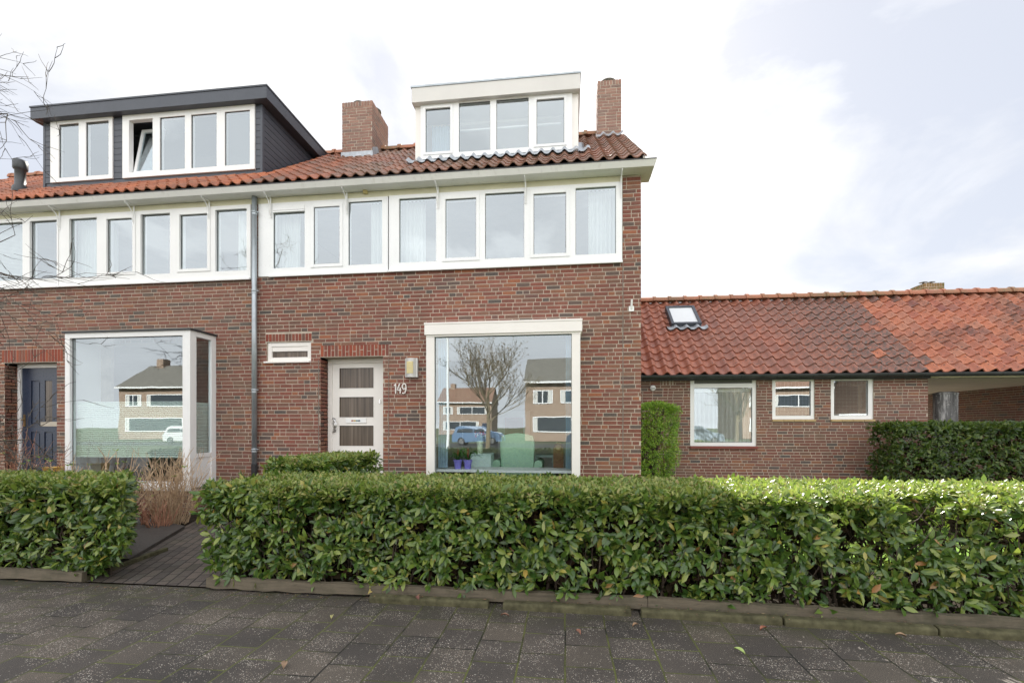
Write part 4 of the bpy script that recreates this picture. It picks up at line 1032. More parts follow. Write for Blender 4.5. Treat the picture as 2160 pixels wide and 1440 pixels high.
# ================================================================= GROUND
def sheet(name, pts, z, mat, kind='structure', sub=0):
    mb = MB(); mb.add([(x, y, z) for x, y in pts], [tuple(range(len(pts)))]); o = mb.build(name, mat); return tag(o, kind=kind)
sheet('ground', [(-600,-600), (600,-600), (600,600), (-600,600)], -.06, M['grass'])
sheet('pavement', [(-40,-7.4), (40,-7.4), (40,-3.70), (-40,-3.70)], 0, M['paving'])
sheet('road', [(-80,-14), (80,-14), (80,-7.52), (-80,-7.52)], -.045, M['asphalt'])
sheet('parking_lane', [(-80,-34.5), (80,-34.5), (80,-27), (-80,-27)], -.045, M['asphalt'])
tag(MB().box(-80, 80, -7.52, -7.40, -.05, .004).build('kerb_line', M['kerb']), kind='structure')
# soil as a slightly rough sheet
mb = MB(); nx, ny = 150, 34; x0_, x1_, y0_, y1_ = -15, 15, -3.72, 3.2
vs = []
for j in range(ny+1):
    for i in range(nx+1):
        x = x0_+(x1_-x0_)*i/nx; y = y0_+(y1_-y0_)*j/ny
        vs.append((x, y, -.012 + (random.uniform(-.012, .012))))
mb.add(vs, [(j*(nx+1)+i, j*(nx+1)+i+1, (j+1)*(nx+1)+i+1, (j+1)*(nx+1)+i) for j in range(ny) for i in range(nx)])
tag(mb.build('garden_soil', M['soil']), kind='structure')
sheet('driveway', [(2.5, 3.3), (18, 3.3), (18, 12), (2.5, 12)], -.02, M['slab'])
G0 = -3.70
sheet('garden_path', [(-4.42, G0), (-2.9, G0), (-2.9, -.35), (-4.9, -.35), (-5.9, -.45)], .012, M['clinker'])
tag(MB().add([(-4.60,-3.1,.05), (-5.35,-1.55,.05), (-7.6,-.6,.05), (-9.6,-.4,.05), (-9.6,-1.3,.05), (-7.5,-1.9,.05), (-5.9,-2.9,.05), (-5.2,-3.1,.05),
          (-4.60,-3.1,-.02), (-5.35,-1.55,-.02), (-7.6,-.6,-.02), (-9.6,-.4,-.02), (-9.6,-1.3,-.02), (-7.5,-1.9,-.02), (-5.9,-2.9,-.02), (-5.2,-3.1,-.02)],
         [(0,1,2,3,4,5,6,7)]+[(i, 8+i, 8+(i+1) % 8, (i+1) % 8) for i in range(8)]).build('slab_path', M['slab']), kind='structure')
sheet('lawn', [(-2.5, -2.35), (14, -2.35), (14, 1.9), (-2.5, 1.9)], .014, simple('lawn_green', (.10,.17,.03), .95, .4, 9, spec=.05, bmp=.3))
# low path edging
tag(MB().box(-.025, .025, 0, 1.05, -.02, .05).build('path_edging', M['kerb'], bevel=.006), 'thin concrete edging between the brick path and the left hedge', 'edging')
e = bpy.data.objects['path_edging']; e.location = (-4.46, G0+.02, 0); e.rotation_euler = (0, 0, R(8))
# timber beams and kerb pieces
def beam(x0, x1, y, label, zt_=.112, rot=0.):
    mb = MB(); n = 40; L = x1-x0
    for (a_, b_) in ((0, 1),):
        vs = []
        for i in range(n+1):
            x = L*i/n; wv = .004*math.sin(i*1.1+x0); 
            ez_ = random.uniform(-.006, .003); vs += [(x, wv-.025+random.uniform(-.003, .003), .012+random.uniform(0, .014)), (x, wv+.025, .012), (x, wv+.025, zt_+ez_), (x, wv-.020+random.uniform(-.004, .004), zt_+ez_-.004)]
        mb.add(vs, [(4*i+k, 4*i+(k+1) % 4, 4*i+4+(k+1) % 4, 4*i+4+k) for i in range(n) for k in range(4)]+[(3,2,1,0), (4*n, 4*n+1, 4*n+2, 4*n+3)])
    o = mb.build('timber_edging', M['timber']); o.location = (x0, y, 0); o.rotation_euler = (0, 0, rot)
    return tag(o, label, 'timber', 'timber edging beams along the pavement')
tb0 = fx(180, G0)
beam(-9.4, tb0, G0-.01, 'weathered timber edging beam under the left hedge')
beam(fx(442, G0), .62, G0-.02, 'weathered timber edging beam under the long hedge, from the path gap to its middle', rot=R(-.6))
beam(.625, 4.4, G0-.066, 'weathered timber edging beam under the right end of the long hedge', rot=R(-2.4))
kp = [(782, 1034), (1062, 1333), (1352, 1646), (1652, 1965), (1975, 2290)]
lab = ['first mossy concrete strip from the left in front of the long hedge', 'second mossy concrete strip from the left, in front of the hedge middle',
       'third mossy concrete strip from the left, lying before the timber edging', 'fourth mossy concrete strip from the left, before the timber edging', 'rightmost mossy concrete strip at the photo edge']
for i, ((a, b), l) in enumerate(zip(kp, lab)):
    y = G0-(.118, .132, .155, .195, .235)[i]; xa, xb = fx(a, y), fx(b, y)
    mb = MB(); mb.prism_x([(-.04, -.01), (-.04, .040), (-.028, .054), (.03, .056), (.034, -.01)], 0, xb-xa-.01)
    o = mb.build('concrete_strip', M['kerb'], bevel=.008); o.location = (xa, y, 0); o.rotation_euler = (R(random.uniform(-3, 3)), 0, R((-.4, -.9, -1.8, -2.3, -2.4)[i]))
    tag(o, l, 'edging stone', 'concrete strips along the pavement')

# ================================================================= HEDGES
def leaves_mesh(name, centers, normals, mat, parent, L=(.065, .115), W=.41, per=6, spread=(35, 80), droop=.25, seed=0, rough=None):
    """rosettes of folded leaves at the given points"""
    g = np.random.default_rng(seed); n = len(centers)
    k = g.integers(per-2, per+3, n); idx = np.repeat(np.arange(n), k); m = len(idx)
    c = centers[idx]; ax = normals[idx]+g.normal(0, .25, (n, 3))[idx]; ax /= np.linalg.norm(ax, axis=1)[:, None]
    t = np.cross(ax, np.array([.31, .17, .93])); t /= np.linalg.norm(t, axis=1)[:, None]; b = np.cross(ax, t)
    az = g.uniform(0, 2*np.pi, m); th = np.radians(g.uniform(spread[0], spread[1], m))
    d = ax*np.cos(th)[:, None]+(t*np.cos(az)[:, None]+b*np.sin(az)[:, None])*np.sin(th)[:, None]
    d[:, 2] -= droop*g.uniform(0, 1, m); d /= np.linalg.norm(d, axis=1)[:, None]
    up = ax-d*np.sum(ax*d, 1)[:, None]; up += g.normal(0, .25, (m, 3)); up -= d*np.sum(up*d, 1)[:, None]
    up /= np.linalg.norm(up, axis=1)[:, None]+1e-9
    sd_ = np.cross(d, up); ln = g.uniform(L[0], L[1], m)*g.choice([1, 1, 1, .6], m); wd = ln*W*g.uniform(.8, 1.2, m)
    st = c+d*(.012)+g.normal(0, .008, (m, 3))
    cur = g.uniform(.05, .22, m)
    def pt(s, w_, h): return st+d*(ln*s)[:, None]+sd_*(wd*w_)[:, None]+up*(ln*h)[:, None]
    fold = .10
    P_ = [pt(0, 0, 0), pt(.30, .40, fold*.6)-up*(ln*cur*.08)[:, None], pt(.30, 0, 0)-up*(ln*cur*.08)[:, None], pt(.30, -.40, fold*.6)-up*(ln*cur*.08)[:, None],
         pt(.66, .42, fold*.6)-up*(ln*cur*.42)[:, None], pt(.66, 0, 0)-up*(ln*cur*.42)[:, None], pt(.66, -.42, fold*.6)-up*(ln*cur*.42)[:, None], pt(1, 0, 0)-up*(ln*cur)[:, None]]
    V = np.stack(P_, 1).reshape(-1, 3)
    quads = np.array([[1, 2, 5, 4], [2, 3, 6, 5]]); tris = np.array([[0, 2, 1], [0, 3, 2], [4, 5, 7], [5, 6, 7]])
    base = (np.arange(m)*8)[:, None, None]
    Q = (quads[None]+base).reshape(-1); Tt = (tris[None]+base).reshape(-1)
    me = bpy.data.meshes.new(name); nf = m*2+m*4
    me.vertices.add(len(V)); me.vertices.foreach_set('co', V.astype(np.float32).ravel())
    me.loops.add(len(Q)+len(Tt)); me.loops.foreach_set('vertex_index', np.concatenate([Q, Tt]).astype(np.int32))
    me.polygons.add(nf); ls = np.concatenate([np.arange(m*2)*4, len(Q)+np.arange(m*4)*3]).astype(np.int32)
    me.polygons.foreach_set('loop_start', ls)
    me.polygons.foreach_set('use_smooth', np.ones(nf, bool)); me.materials.append(mat); me.update(calc_edges=True); me.validate()
    o = bpy.data.objects.new(name, me); COL.objects.link(o); o.parent = parent; return o
def hedge_points(x0, x1, y0, y1, z0, z1, dens, seed, depth=.22, r=.10, topd=1.3, bulge=.04, faces='all'):
    g = np.random.default_rng(seed); pts, nor = [], []
    lx, ly, lz = x1-x0, y1-y0, z1-z0
    F_ = [('f', lx*lz), ('b', lx*lz), ('l', ly*lz), ('r', ly*lz), ('t', lx*ly*topd)]
    for nm, A in F_:
        n = int(A*dens*(.45 if nm == 'b' else 1)); u = g.uniform(0, 1, n); v = g.uniform(0, 1, n); dpt = g.uniform(0, 1, n)**1.4*depth
        if nm in 'fb':
            x = x0+u*lx; z = z0+v*lz; y = (y0+dpt) if nm == 'f' else (y1-dpt); N_ = np.tile([0, -1 if nm == 'f' else 1, .25], (n, 1))
        elif nm in 'lr':
            y = y0+u*ly; z = z0+v*lz; x = (x0+dpt) if nm == 'l' else (x1-dpt); N_ = np.tile([-1 if nm == 'l' else 1, 0, .25], (n, 1))
        else:
            x = x0+u*lx; y = y0+v*ly; z = z1-dpt*.6; z = z-.035; N_ = np.tile([0, 0, .75], (n, 1))
        P_ = np.stack([x, y, z], 1); pts.append(P_); nor.append(N_.astype(float))
    P_ = np.concatenate(pts); N_ = np.concatenate(nor)
    # undulating surface, rounded upper edges, thin ragged bottom
    wob = (np.sin(P_[:, 0]*2.3+seed)*.5+np.sin(P_[:, 0]*5.1+P_[:, 2]*4)*.3+np.sin(P_[:, 2]*7+P_[:, 0]*3.3)*.3)*bulge
    cy_ = (y0+y1)/2; sy = np.sign(P_[:, 1]-cy_); sx = np.sign(P_[:, 0]-(x0+x1)/2)
    P_[:, 1] += N_[:, 1]*wob; P_[:, 0] += N_[:, 0]*wob; P_[:, 2] += N_[:, 2]*wob*.35
    dz = np.clip((P_[:, 2]-(z1-r))/r, 0, 1)
    P_[:, 1] = np.where(np.abs(P_[:, 1]-cy_) > ly/2-r, P_[:, 1]-sy*dz**2*r*.5, P_[:, 1])
    lowz = np.clip((z0+.22-P_[:, 2])/.22, 0, 1)
    P_[:, 0] -= np.where(np.abs(P_[:, 0]-(x0+x1)/2) > lx/2-.35, sx*lowz*.22, 0)
    P_[:, 1] -= N_[:, 1]*lowz*.03
    keep = g.uniform(0, 1, len(P_)) > lowz*.45
    return P_[keep], N_[keep]
def hedge(name, label, x0, x1, y0, y1, z0, z1, dens, seed, slant=0., gap=.25, mat='laurel', L=(.052, .104), per=6, group=None, loc=None, twigs=60, cat='hedge', **kw):
    root = thing(name, label, cat, (0, 0, 0), group)
    P_, N_ = hedge_points(x0, x1, y0, y1, z0, z1, dens, seed, **kw)
    if slant: P_[:, 0] = x0+(P_[:, 0]-x0)*((x1-slant*(P_[:, 1]-y0)-x0)/(x1-x0))
    q = np.sin(P_[:, 0]*9.1+seed)*np.sin(P_[:, 2]*11.3+P_[:, 0]*2.1)+np.sin(P_[:, 0]*17.3+P_[:, 1]*13.1)*np.sin(P_[:, 2]*19.7+P_[:, 1]*15)*.8
    kp_ = np.random.default_rng(seed+9).uniform(0, 1, len(P_)) > np.clip((q-.15)*gap*1.6*np.where(P_[:, 0] > 1.8, 1.5, 1.0), 0, .93); P_, N_ = P_[kp_], N_[kp_]
    gt = np.random.default_rng(seed+50); nt_p = int((x1-x0)*(y1-y0)*(850 if cat == 'hedge' and mat == 'laurel' else 300))
    yy_ = gt.uniform(y0-.01, y1, nt_p); xx_ = x0+gt.uniform(0, 1, nt_p)*(x1-slant*(yy_-y0)-x0)
    edge = np.minimum(np.minimum(yy_-y0, y1-yy_), .12)/.12
    T_ = np.stack([xx_, yy_, z1+.008-(1-edge)**2*.05-gt.uniform(0, .03, nt_p)], 1)
    if x1 > 4 and mat == 'laurel':       # gaps cut through the foliage along the sun's direction so flecks reach the paving
        for k in range(34):
            gx, gy = gt.uniform(1.75, 4.2), gt.uniform(-5.1, -4.5); rr_ = gt.uniform(.06, .095)
            sv = np.array(SUNV); O = np.array([gx, gy, 0.])
            def far(Q):
                w = Q-O; return np.linalg.norm(w-np.outer(w@sv, sv), axis=1) > rr_
            m1 = far(P_); P_, N_ = P_[m1], N_[m1]; T_ = T_[far(T_)]
        nt_p = len(T_)
    leaves_mesh('foliage', P_, N_, M[mat], root, L=L, per=per, seed=seed)
    nd = int((x1-x0)*(z1-z0)*(520 if mat == 'laurel' else 150)); xd = gt.uniform(x0+.2, x1-.2, nd)
    if x1 > 4 and mat == 'laurel': xd = xd[(xd < 1.5) | (gt.uniform(0, 1, nd) < .28)]; nd = len(xd)
    yd = np.minimum(gt.uniform(y0+.17, y0+.42, nd), y1-.1); D_ = np.stack([x0+(xd-x0)*((x1-slant*(yd-y0)-x0)/(x1-x0)), yd, gt.uniform(.05, z1-.14, nd)], 1)
    leaves_mesh('inner_shade_leaves', D_, np.tile([0, -.4, .9], (nd, 1)), M['shadeleaf'], root, L=(.06, .11), W=.5, per=4, spread=(20, 100), seed=seed+2)
    leaves_mesh('clipped_top', T_, np.tile([0, -.1, 1.], (nt_p, 1)), M['laurel_top' if mat == 'laurel' else mat], root, L=(.028, .062), W=.45, per=5, spread=(20, 85), droop=.1, seed=seed+1)
    g = random.Random(seed); mb = MB()
    n = int((x1-x0)*(y1-y0)*twigs)+8
    for i in range(n):
        y = g.uniform(y0+.12, y1-.12); x = g.uniform(x0+.12, x1-.12-slant*(y-y0)); pts = [(x, y, 0)]
        xx, yy = x, y; h = g.uniform(.6, .97)*z1; m_ = 5
        for k in range(1, m_+1): xx += g.uniform(-.05, .05); yy += g.uniform(-.05, .05); pts.append((xx, yy, h*k/m_))
        mb.tube(pts, [.009-.0012*k for k in range(m_+1)], 4, cap=False)
        for k in range(3):
            b = pts[g.randint(1, 4)]; a = g.uniform(0, 6.28)
            mb.tube([b, (b[0]+.10*math.cos(a), b[1]+.10*math.sin(a), b[2]+.08), (b[0]+.17*math.cos(a), b[1]+.17*math.sin(a), b[2]+.2)], [.005, .004, .002], 3, cap=False)
    mb.build('stems', M['twig'], root)
    return root
HF = G0-.03
hedge('front_hedge', 'long clipped laurel hedge across the front garden of house 149', fx(424, HF), 5.2, HF, HF+1.22, .07, .90, 560, 3, gap=.8, group='clipped laurel hedges', depth=.26)
fh_r = bpy.data.objects['front_hedge']; hr = R(-1.0); ppx, ppy = -3.3, HF; fh_r.rotation_euler = (0, 0, hr)
fh_r.location = (ppx-(ppx*math.cos(hr)-ppy*math.sin(hr)), ppy-(ppx*math.sin(hr)+ppy*math.cos(hr)), 0)
hedge('side_hedge', 'clipped laurel hedge running back along the path towards the door of 149', -3.42, -2.72, HF+1.15, -.95, .12, 1.04, 420, 4, group='clipped laurel hedges')
hedge('front_hedge', 'shorter clipped laurel hedge left of the path', -9.2, fx(262, HF+.05), HF+.02, HF+.90, .08, .905, 560, 5, slant=.95, gap=.75, mat='laurel', group='clipped laurel hedges')
hedge('back_hedge', 'shaded clipped laurel hedge before the right end of the annex and the carport', fx(1855, 2.1)+.26, 13.5, 2.05, 2.8, .1, fz(1900, 893, 2.1), 270, 6, mat='laurel_shade', L=(.06, .11), group='clipped laurel hedges', twigs=20)
# boxwood column
bxr = thing('boxwood_bush', 'tall narrow clipped boxwood bush between the house corner and the annex window', 'bush', (0, 0, 0))
g = np.random.default_rng(21); n = 5200
bcx, bcy, bh, br = 1.62, 2.35, fz(1390, 850, 2.3), .60
zz_ = g.uniform(.05, 1, n); an = g.uniform(0, 2*np.pi, n)
prof = np.where(zz_ < .5, .60+.80*zz_, 1.0); prof = np.where(zz_ > .88, 1.0-((zz_-.88)/.12)**2*.22, prof)
rr = br*prof*(1-g.uniform(0, 1, n)**1.7*.28)*(1+.06*np.sin(an*4+zz_*9)+.05*np.sin(an*7-zz_*17))*g.choice([1, 1, 1, 1.05], n)
# squared plan
sq = 1/np.maximum(np.abs(np.cos(an)), np.abs(np.sin(an)))**.55
Pc = np.stack([bcx+rr*sq*np.cos(an), bcy+rr*sq*np.sin(an)*.8, zz_*bh], 1); Nc = np.stack([np.cos(an), np.sin(an), np.full(n, .3)], 1)
nt2 = 1400; a2 = g.uniform(-1, 1, (nt2, 2)); Pt = np.stack([bcx+a2[:, 0]*br*.98, bcy+a2[:, 1]*br*.8, bh-g.uniform(0, .07, nt2)-.10*np.maximum(np.abs(a2[:, 0]), np.abs(a2[:, 1]))**3+.03*np.sin(a2[:, 0]*5)], 1); Nt2 = np.tile([0, 0, 1.], (nt2, 1))
leaves_mesh('foliage', np.concatenate([Pc, Pt]), np.concatenate([Nc, Nt2]), M['box'], bxr, L=(.022, .042), W=.5, per=6, seed=5)
mb = MB()
for i in range(26):
    a = i*2.4; mb.tube([(bcx+.1*math.cos(a), bcy+.08*math.sin(a), 0), (bcx+.2*math.cos(a), bcy+.18*math.sin(a), .8), (bcx+.35*math.cos(a), bcy+.3*math.sin(a), bh*.92)], [.015, .01, .004], 5)
mb.build('stems', M['twig'], bxr)

# ================================================================= BARE SHRUBS AND TREE
def twiggy(name, label, x, y, n, h, spread, mat, seed, buds=0, r=.006, base=.12, forks=3, group='bare garden shrubs'):
    root = thing(name, label, 'shrub', (x, y, 0), group); g = random.Random(seed); mb = MB(); bd_ = MB()
    for i in range(n):
        a = g.uniform(0, 6.28); q = g.uniform(0, 1)**.7
        p = Vector((base*q*math.cos(a), base*q*math.sin(a), 0)); d = Vector((math.cos(a)*spread*q, math.sin(a)*spread*q, 1)).normalized()
        L = h*g.uniform(.55, 1.05); pts = [p.copy()]; m_ = 6
        for k in range(m_): d = (d+Vector((g.gauss(0, .10), g.gauss(0, .10), g.gauss(.02, .05)))).normalized(); p = p+d*L/m_; pts.append(p.copy())
        mb.tube(pts, [r*(1-.11*k) for k in range(m_+1)], 4)
        for f in range(forks):
            k = g.randint(2, m_-1); b = pts[k]; dd_ = (d+Vector((g.gauss(0, .6), g.gauss(0, .6), .1))).normalized(); l2 = L*g.uniform(.12, .3)
            e = b+dd_*l2*.5; e2 = e+(dd_+Vector((g.gauss(0,.3), g.gauss(0,.3), .3))).normalized()*l2*.5
            mb.tube([b, e, e2], [r*.6, r*.5, r*.35], 3)
        if g.random() < buds:
            for q2 in range(9):
                e = pts[-g.randint(1, 2)]; a2 = g.uniform(0, 6.28); o_ = Vector((math.cos(a2)*.045, math.sin(a2)*.045, .03)); sdv = Vector((-math.sin(a2)*.014, math.cos(a2)*.014, 0))
                bd_.add([tuple(e), tuple(e+o_*.5+sdv), tuple(e+o_), tuple(e+o_*.5-sdv)], [(0,1,2,3)])
    mb.build('stems', mat, root)
    if bd_.v: bd_.build('buds', M['bud'], root)
    return root
by = -1.25
twiggy('bare_shrub', 'dense tan bare shrub right of the left bay window, at the gap between the hedges', fx(362, by), by, 120, 1.12, .40, M['tantwig'], 3, 0, .0062, .20, 4)
twiggy('bare_shrub', 'small reddish bare shrub low at the foot of the left bay', fx(305, -1.5), -1.5, 30, .45, .5, M['redtwig'], 4, 0, .009, .12, 1)
twiggy('bare_shrub', 'short reddish bare shrub right before the dense tan one', fx(338, -1.6), -1.6, 30, .38, .5, M['redtwig'], 14, 0, .009, .12, 1)
twiggy('bare_shrub', 'cut back woody shrub with green buds in front of the left bay window', fx(225, -1.9), -1.9, 34, 1.12, .62, M['tantwig'], 5, .6, .011, .28)
twiggy('bare_shrub', 'cut back woody shrub with green buds at the left corner of the left bay', fx(155, -1.7), -1.7, 22, 1.08, .62, M['tantwig'], 8, .5, .010, .2)
twiggy('bare_shrub', 'thin budding shrub in front of the blue door', fx(98, -1.6), -1.6, 12, 1.0, .5, M['redtwig'], 9, .5, .006, .2)
twiggy('bare_shrub', 'small dry brown twigs at the left end of the shaded back hedge', fx(1790, 1.6), 1.6, 30, .42, .8, M['tantwig'], 10, 0, .004, .3, 2)
twiggy('bare_shrub', 'small bare brown twigs at the left photo edge beside the blue door', fx(18, -1.2), -1.2, 40, 1.45, .55, M['redtwig'], 12, .15, .006, .25)
# yellow pot saucer at blue door
m2 = MB(); m2.lathe([(.10, 0), (.13, .20), (.145, .21), (.12, .21), (.10, .17), (.001, .17)], (fx(113, -.9), -.9, .58), 20)
m2.lathe([(.10, 0), (.10, .57)], (fx(113, -.9), -.9, 0), 12)
tag(m2.build('planter', simple('yellow_pot', (.55,.33,.08), .5), smooth=True), 'yellow planter on a stand beside the blue front door', 'planter')
# bare tree reaching in from the left
tree = thing('bare_tree', 'bare tree at the left edge whose thin budding twigs reach over the photo', 'tree', (0, 0, 0))
def grow(mb, bud, p, d, L, r, lev, g, maxlev, droop=.0):
    m_ = 5; pts = [p.copy()]; rad = [r]
    for k in range(m_):
        d = (d+Vector((g.gauss(0, .16), g.gauss(0, .16), g.gauss(droop, .14)))).normalized(); p = p+d*L/m_; pts.append(p.copy()); rad.append(r*(1-.6*(k+1)/m_))
    mb.tube(pts, rad, 6 if r > .02 else 3, cap=False)
    if lev >= maxlev:
        return
    for i in range(4 if lev < 3 else 2):
        k = g.randint(1, m_); b = pts[k]
        nd_ = (d*.8+Vector((g.gauss(0, .62), g.gauss(0, .62), g.gauss(.05, .5)))).normalized()
        grow(mb, bud, b, nd_, L*g.uniform(.5, .75), max(rad[k]*.68, .0036), lev+1, g, maxlev, droop)
g = random.Random(42); mb = MB(); bud = MB()
tx, ty = -7.40, -3.15
trk = [Vector((tx, ty, 0)), Vector((tx-.03, ty, 1.3)), Vector((tx+.04, ty+.03, 2.7)), Vector((tx+.0, ty, 4.0)), Vector((tx+.08, ty, 5.3))]
mt = MB(); mt.tube(trk, [.10, .085, .07, .05, .025], 10); mt.build('trunk', M['treebark'], tree, smooth=True)
for (z, dx, dy, dz, L) in ((4.9, 1, .10, .12, 1.05), (4.5, 1, -.05, .10, 1.0), (4.2, 1, .12, .06, 1.05), (3.9, 1, -.05, .10, 1.0), (3.2, 1, .1, .08, 1.1), (2.9, 1, -.05, .14, 1.0), (2.2, 1, .1, .05, .95), (1.4, 1, .05, .0, .9), (1.2, 1, .15, -.02, .9), (1.0, 1, .1, .0, .85),
                           (3.0, -.8, .2, .3, 1), (3.8, -.6, -.4, .5, 1), (4.9, -.3, .3, .9, .8), (5.0, .7, .1, .9, .8)):
    t = z/5.4; grow(mb, bud, Vector((tx+.03, ty, z)), Vector((dx, dy, dz)).normalized(), L*1.22, .018, 1, g, 5)
mb.build('branches', M['treebark'], tree)

# ================================================================= THINGS IN THE BAY WINDOW
iy = .02
def flowerpot(px, lab, seed):
    g = random.Random(seed); X = fx(px, iy-.12); y = iy-.12; z0 = .76
    root = thing('flower_pot', lab, 'plant pot', (X, y, z0), 'purple flower pots')
    m2 = MB(); m2.lathe([(.048, 0), (.064, .12), (.072, .122), (.074, .15), (.064, .15), (.06, .13), (.001, .13)], (0, 0, 0), 20); m2.build('pot', simple('purple_glaze', (.28,.24,.75), .35, .05), root, smooth=False)
    m3 = MB()
    for i in range(26):
        a = g.uniform(0, 6.28); L = g.uniform(.12, .24); d = Vector((math.cos(a), math.sin(a)*.6, 0)); sdv = Vector((-math.sin(a), math.cos(a), 0))*.011
        b = Vector((0, 0, .13)); u = g.uniform(.6, 1.4)
        pts = [b, b+d*L*.35+Vector((0,0,L*.55*u)), b+d*L*.8+Vector((0,0,L*.65*u)), b+d*L*1.1+Vector((0,0,L*.35*u))]
        vs = []
        for k, p in enumerate(pts): w_ = (1, 1.2, .8, .05)[k]; vs += [tuple(p-sdv*w_), tuple(p+sdv*w_)]
        m3.add(vs, [(0,1,3,2), (2,3,5,4), (4,5,7,6)])
    m3.build('leaves', leafmat('pot_leaf', [(0,(.03,.12,.03)), (1,(.07,.2,.05))], .2), root)
    m4 = MB()
    for i in range(10):
        a = g.uniform(0, 6.28); z = .24+i*.009; r = .035*(1-i/13); m4.add([(0,0,z), (r*.5*math.cos(a+.4), r*.5*math.sin(a+.4), z+.015), (r*math.cos(a), r*math.sin(a), z+.04), (r*.5*math.cos(a-.4), r*.5*math.sin(a-.4), z+.015)], [(0,1,2,3)])
    m4.tube([(0,0,.12), (0,0,.27)], .006, 5); m4.build('flower', simple('red_flower', (.55,.03,.02), .5), root)
flowerpot(966, 'left purple flower pot with red bloom on the bay window sill', 1)
flowerpot(987, 'right purple flower pot with red bloom on the bay window sill', 2)
# cabinet
X0, X1 = fx(993, .35), fx(1036, .35)
cab = thing('side_cabinet', 'pale mint side cabinet behind the bay window', 'cabinet', ((X0+X1)/2, .5, .4)); w_ = (X1-X0)/2
mb = MB(); mb.box(-w_, w_, -.18, .18, .06, .56); mb.box(-w_-.01, w_+.01, -.19, .19, .561, .58)
mb.build('body', simple('mint_paint', (.60,.74,.70), .5), cab, bevel=.004)
MB().box(-w_+.02, w_-.02, -.19, -.181, .10, .53).build('door', simple('mint_panel', (.66,.80,.76), .5), cab)
for sx_ in (-1, 1):
    for sy_ in (-1, 1): MB().box(sx_*(w_-.02)-.015, sx_*(w_-.02)+.015, sy_*.16-.015, sy_*.16+.015, 0, .06).build('leg', M['wood'], cab)
vz_ = thing('tulip_vase', 'glazed vase of red and white tulips on the mint cabinet', 'vase', (fx(1011, .45), .5, .98))
MB().lathe([(.045, 0), (.05, .1), (.065, .22), (.06, .22), (.045, .1), (.001, .05)], (0, 0, 0), 18).build('vase', simple('striped_vase', (.50,.58,.42), .3, .4, 14), vz_, smooth=True)
g = random.Random(3); m1_, m2_, m3_ = MB(), MB(), MB()
for i in range(16):
    a = g.uniform(0, 6.28); r = g.uniform(.02, .11); e = Vector((r*math.cos(a), r*math.sin(a), g.uniform(.27, .34))); m1_.tube([(0, 0, .2), (e.x*.5, e.y*.5, .26), tuple(e)], .003, 4)
    (m2_ if i % 2 else m3_).lathe([(.004, 0), (.016, .012), (.015, .03), (.004, .045)], tuple(e), 8)
m1_.build('stems', M['bud'], vz_); m2_.build('tulips', simple('tulip_red', (.6,.05,.03), .5), vz_, smooth=True); m3_.build('tulips', simple('tulip_white', (.75,.68,.55), .5), vz_, smooth=True)
# armchair seen from behind
ax_ = (fx(1050, .55)+fx(1132, .55))/2
ac = thing('armchair', 'mint green wing armchair with its back to the bay window', 'armchair', (ax_, .75, .4))
fab = simple('mint_fabric', (.45,.68,.50), .9, .08, 30, bmp=.3)
mb = MB()
def cushion(mb, x0, x1, y0, y1, z0, z1, topcurve=0., taper=0.):
    n = 10; vs = []
    for j in range(n+1):
        t = j/n; z = z0+(z1-z0)*t; k = 1-taper*(1-t)-(.10*max(0, t-.8)/.2)**1.0*1.0
        for i in range(n+1):
            s_2 = -1+2*i/n; x = (x0+x1)/2+(x1-x0)/2*s_2*k; zz2 = z-topcurve*(s_2**2)*t
            bulge = .03*(1-s_2**2); vs.append((x, y0-bulge, zz2))
    m_ = (n+1)**2
    vs += [(v[0], y1, v[2]) for v in vs]
    fs = [(j*(n+1)+i, j*(n+1)+i+1, (j+1)*(n+1)+i+1, (j+1)*(n+1)+i) for j in range(n) for i in range(n)]
    fs += [(m_+a_, m_+b_, m_+c_2, m_+d_) for a_, d_, c_2, b_ in [(f_[0], f_[1], f_[2], f_[3]) for f_ in fs]]
    e = [i for i in range(n+1)]; to = [n*(n+1)+i for i in range(n+1)]; le = [j*(n+1) for j in range(n+1)]; ri = [j*(n+1)+n for j in range(n+1)]
    for L_ in (e, to, le, ri): fs += [(L_[i], L_[i+1], m_+L_[i+1], m_+L_[i]) for i in range(n)]
    mb.add(vs, fs); return mb
cushion(mb, -.31, .31, -.20, -.06, .12, .93, .05, .12); mb.build('backrest', fab, ac, smooth=True)
for s2 in (-1, 1):
    m2 = MB(); n = 12
    pr = [(-.06, 0), (-.065, .2), (-.075, .26), (-.06, .32), (0, .345), (.06, .32), (.075, .26), (.06, .2), (.06, 0)]
    vs = [(s2*.37+x, y, .12+z) for y in (-.22, .45) for x, z in pr]; k = len(pr)
    m2.add(vs, [(i, (i+1) % k, k+(i+1) % k, k+i) for i in range(k)]+[tuple(range(k))[::-1], tuple(range(k, 2*k))]); m2.build('armrest', fab, ac, smooth=False, bevel=.01)
    for y in (-.15, .4): MB().tube([(s2*.33, y, 0), (s2*.32, y, .13)], [.014, .024], 8).build('leg', M['wood'], ac)
MB().box(-.30, .30, -.06, .48, .14, .40).build('seat', fab, ac, bevel=.04)
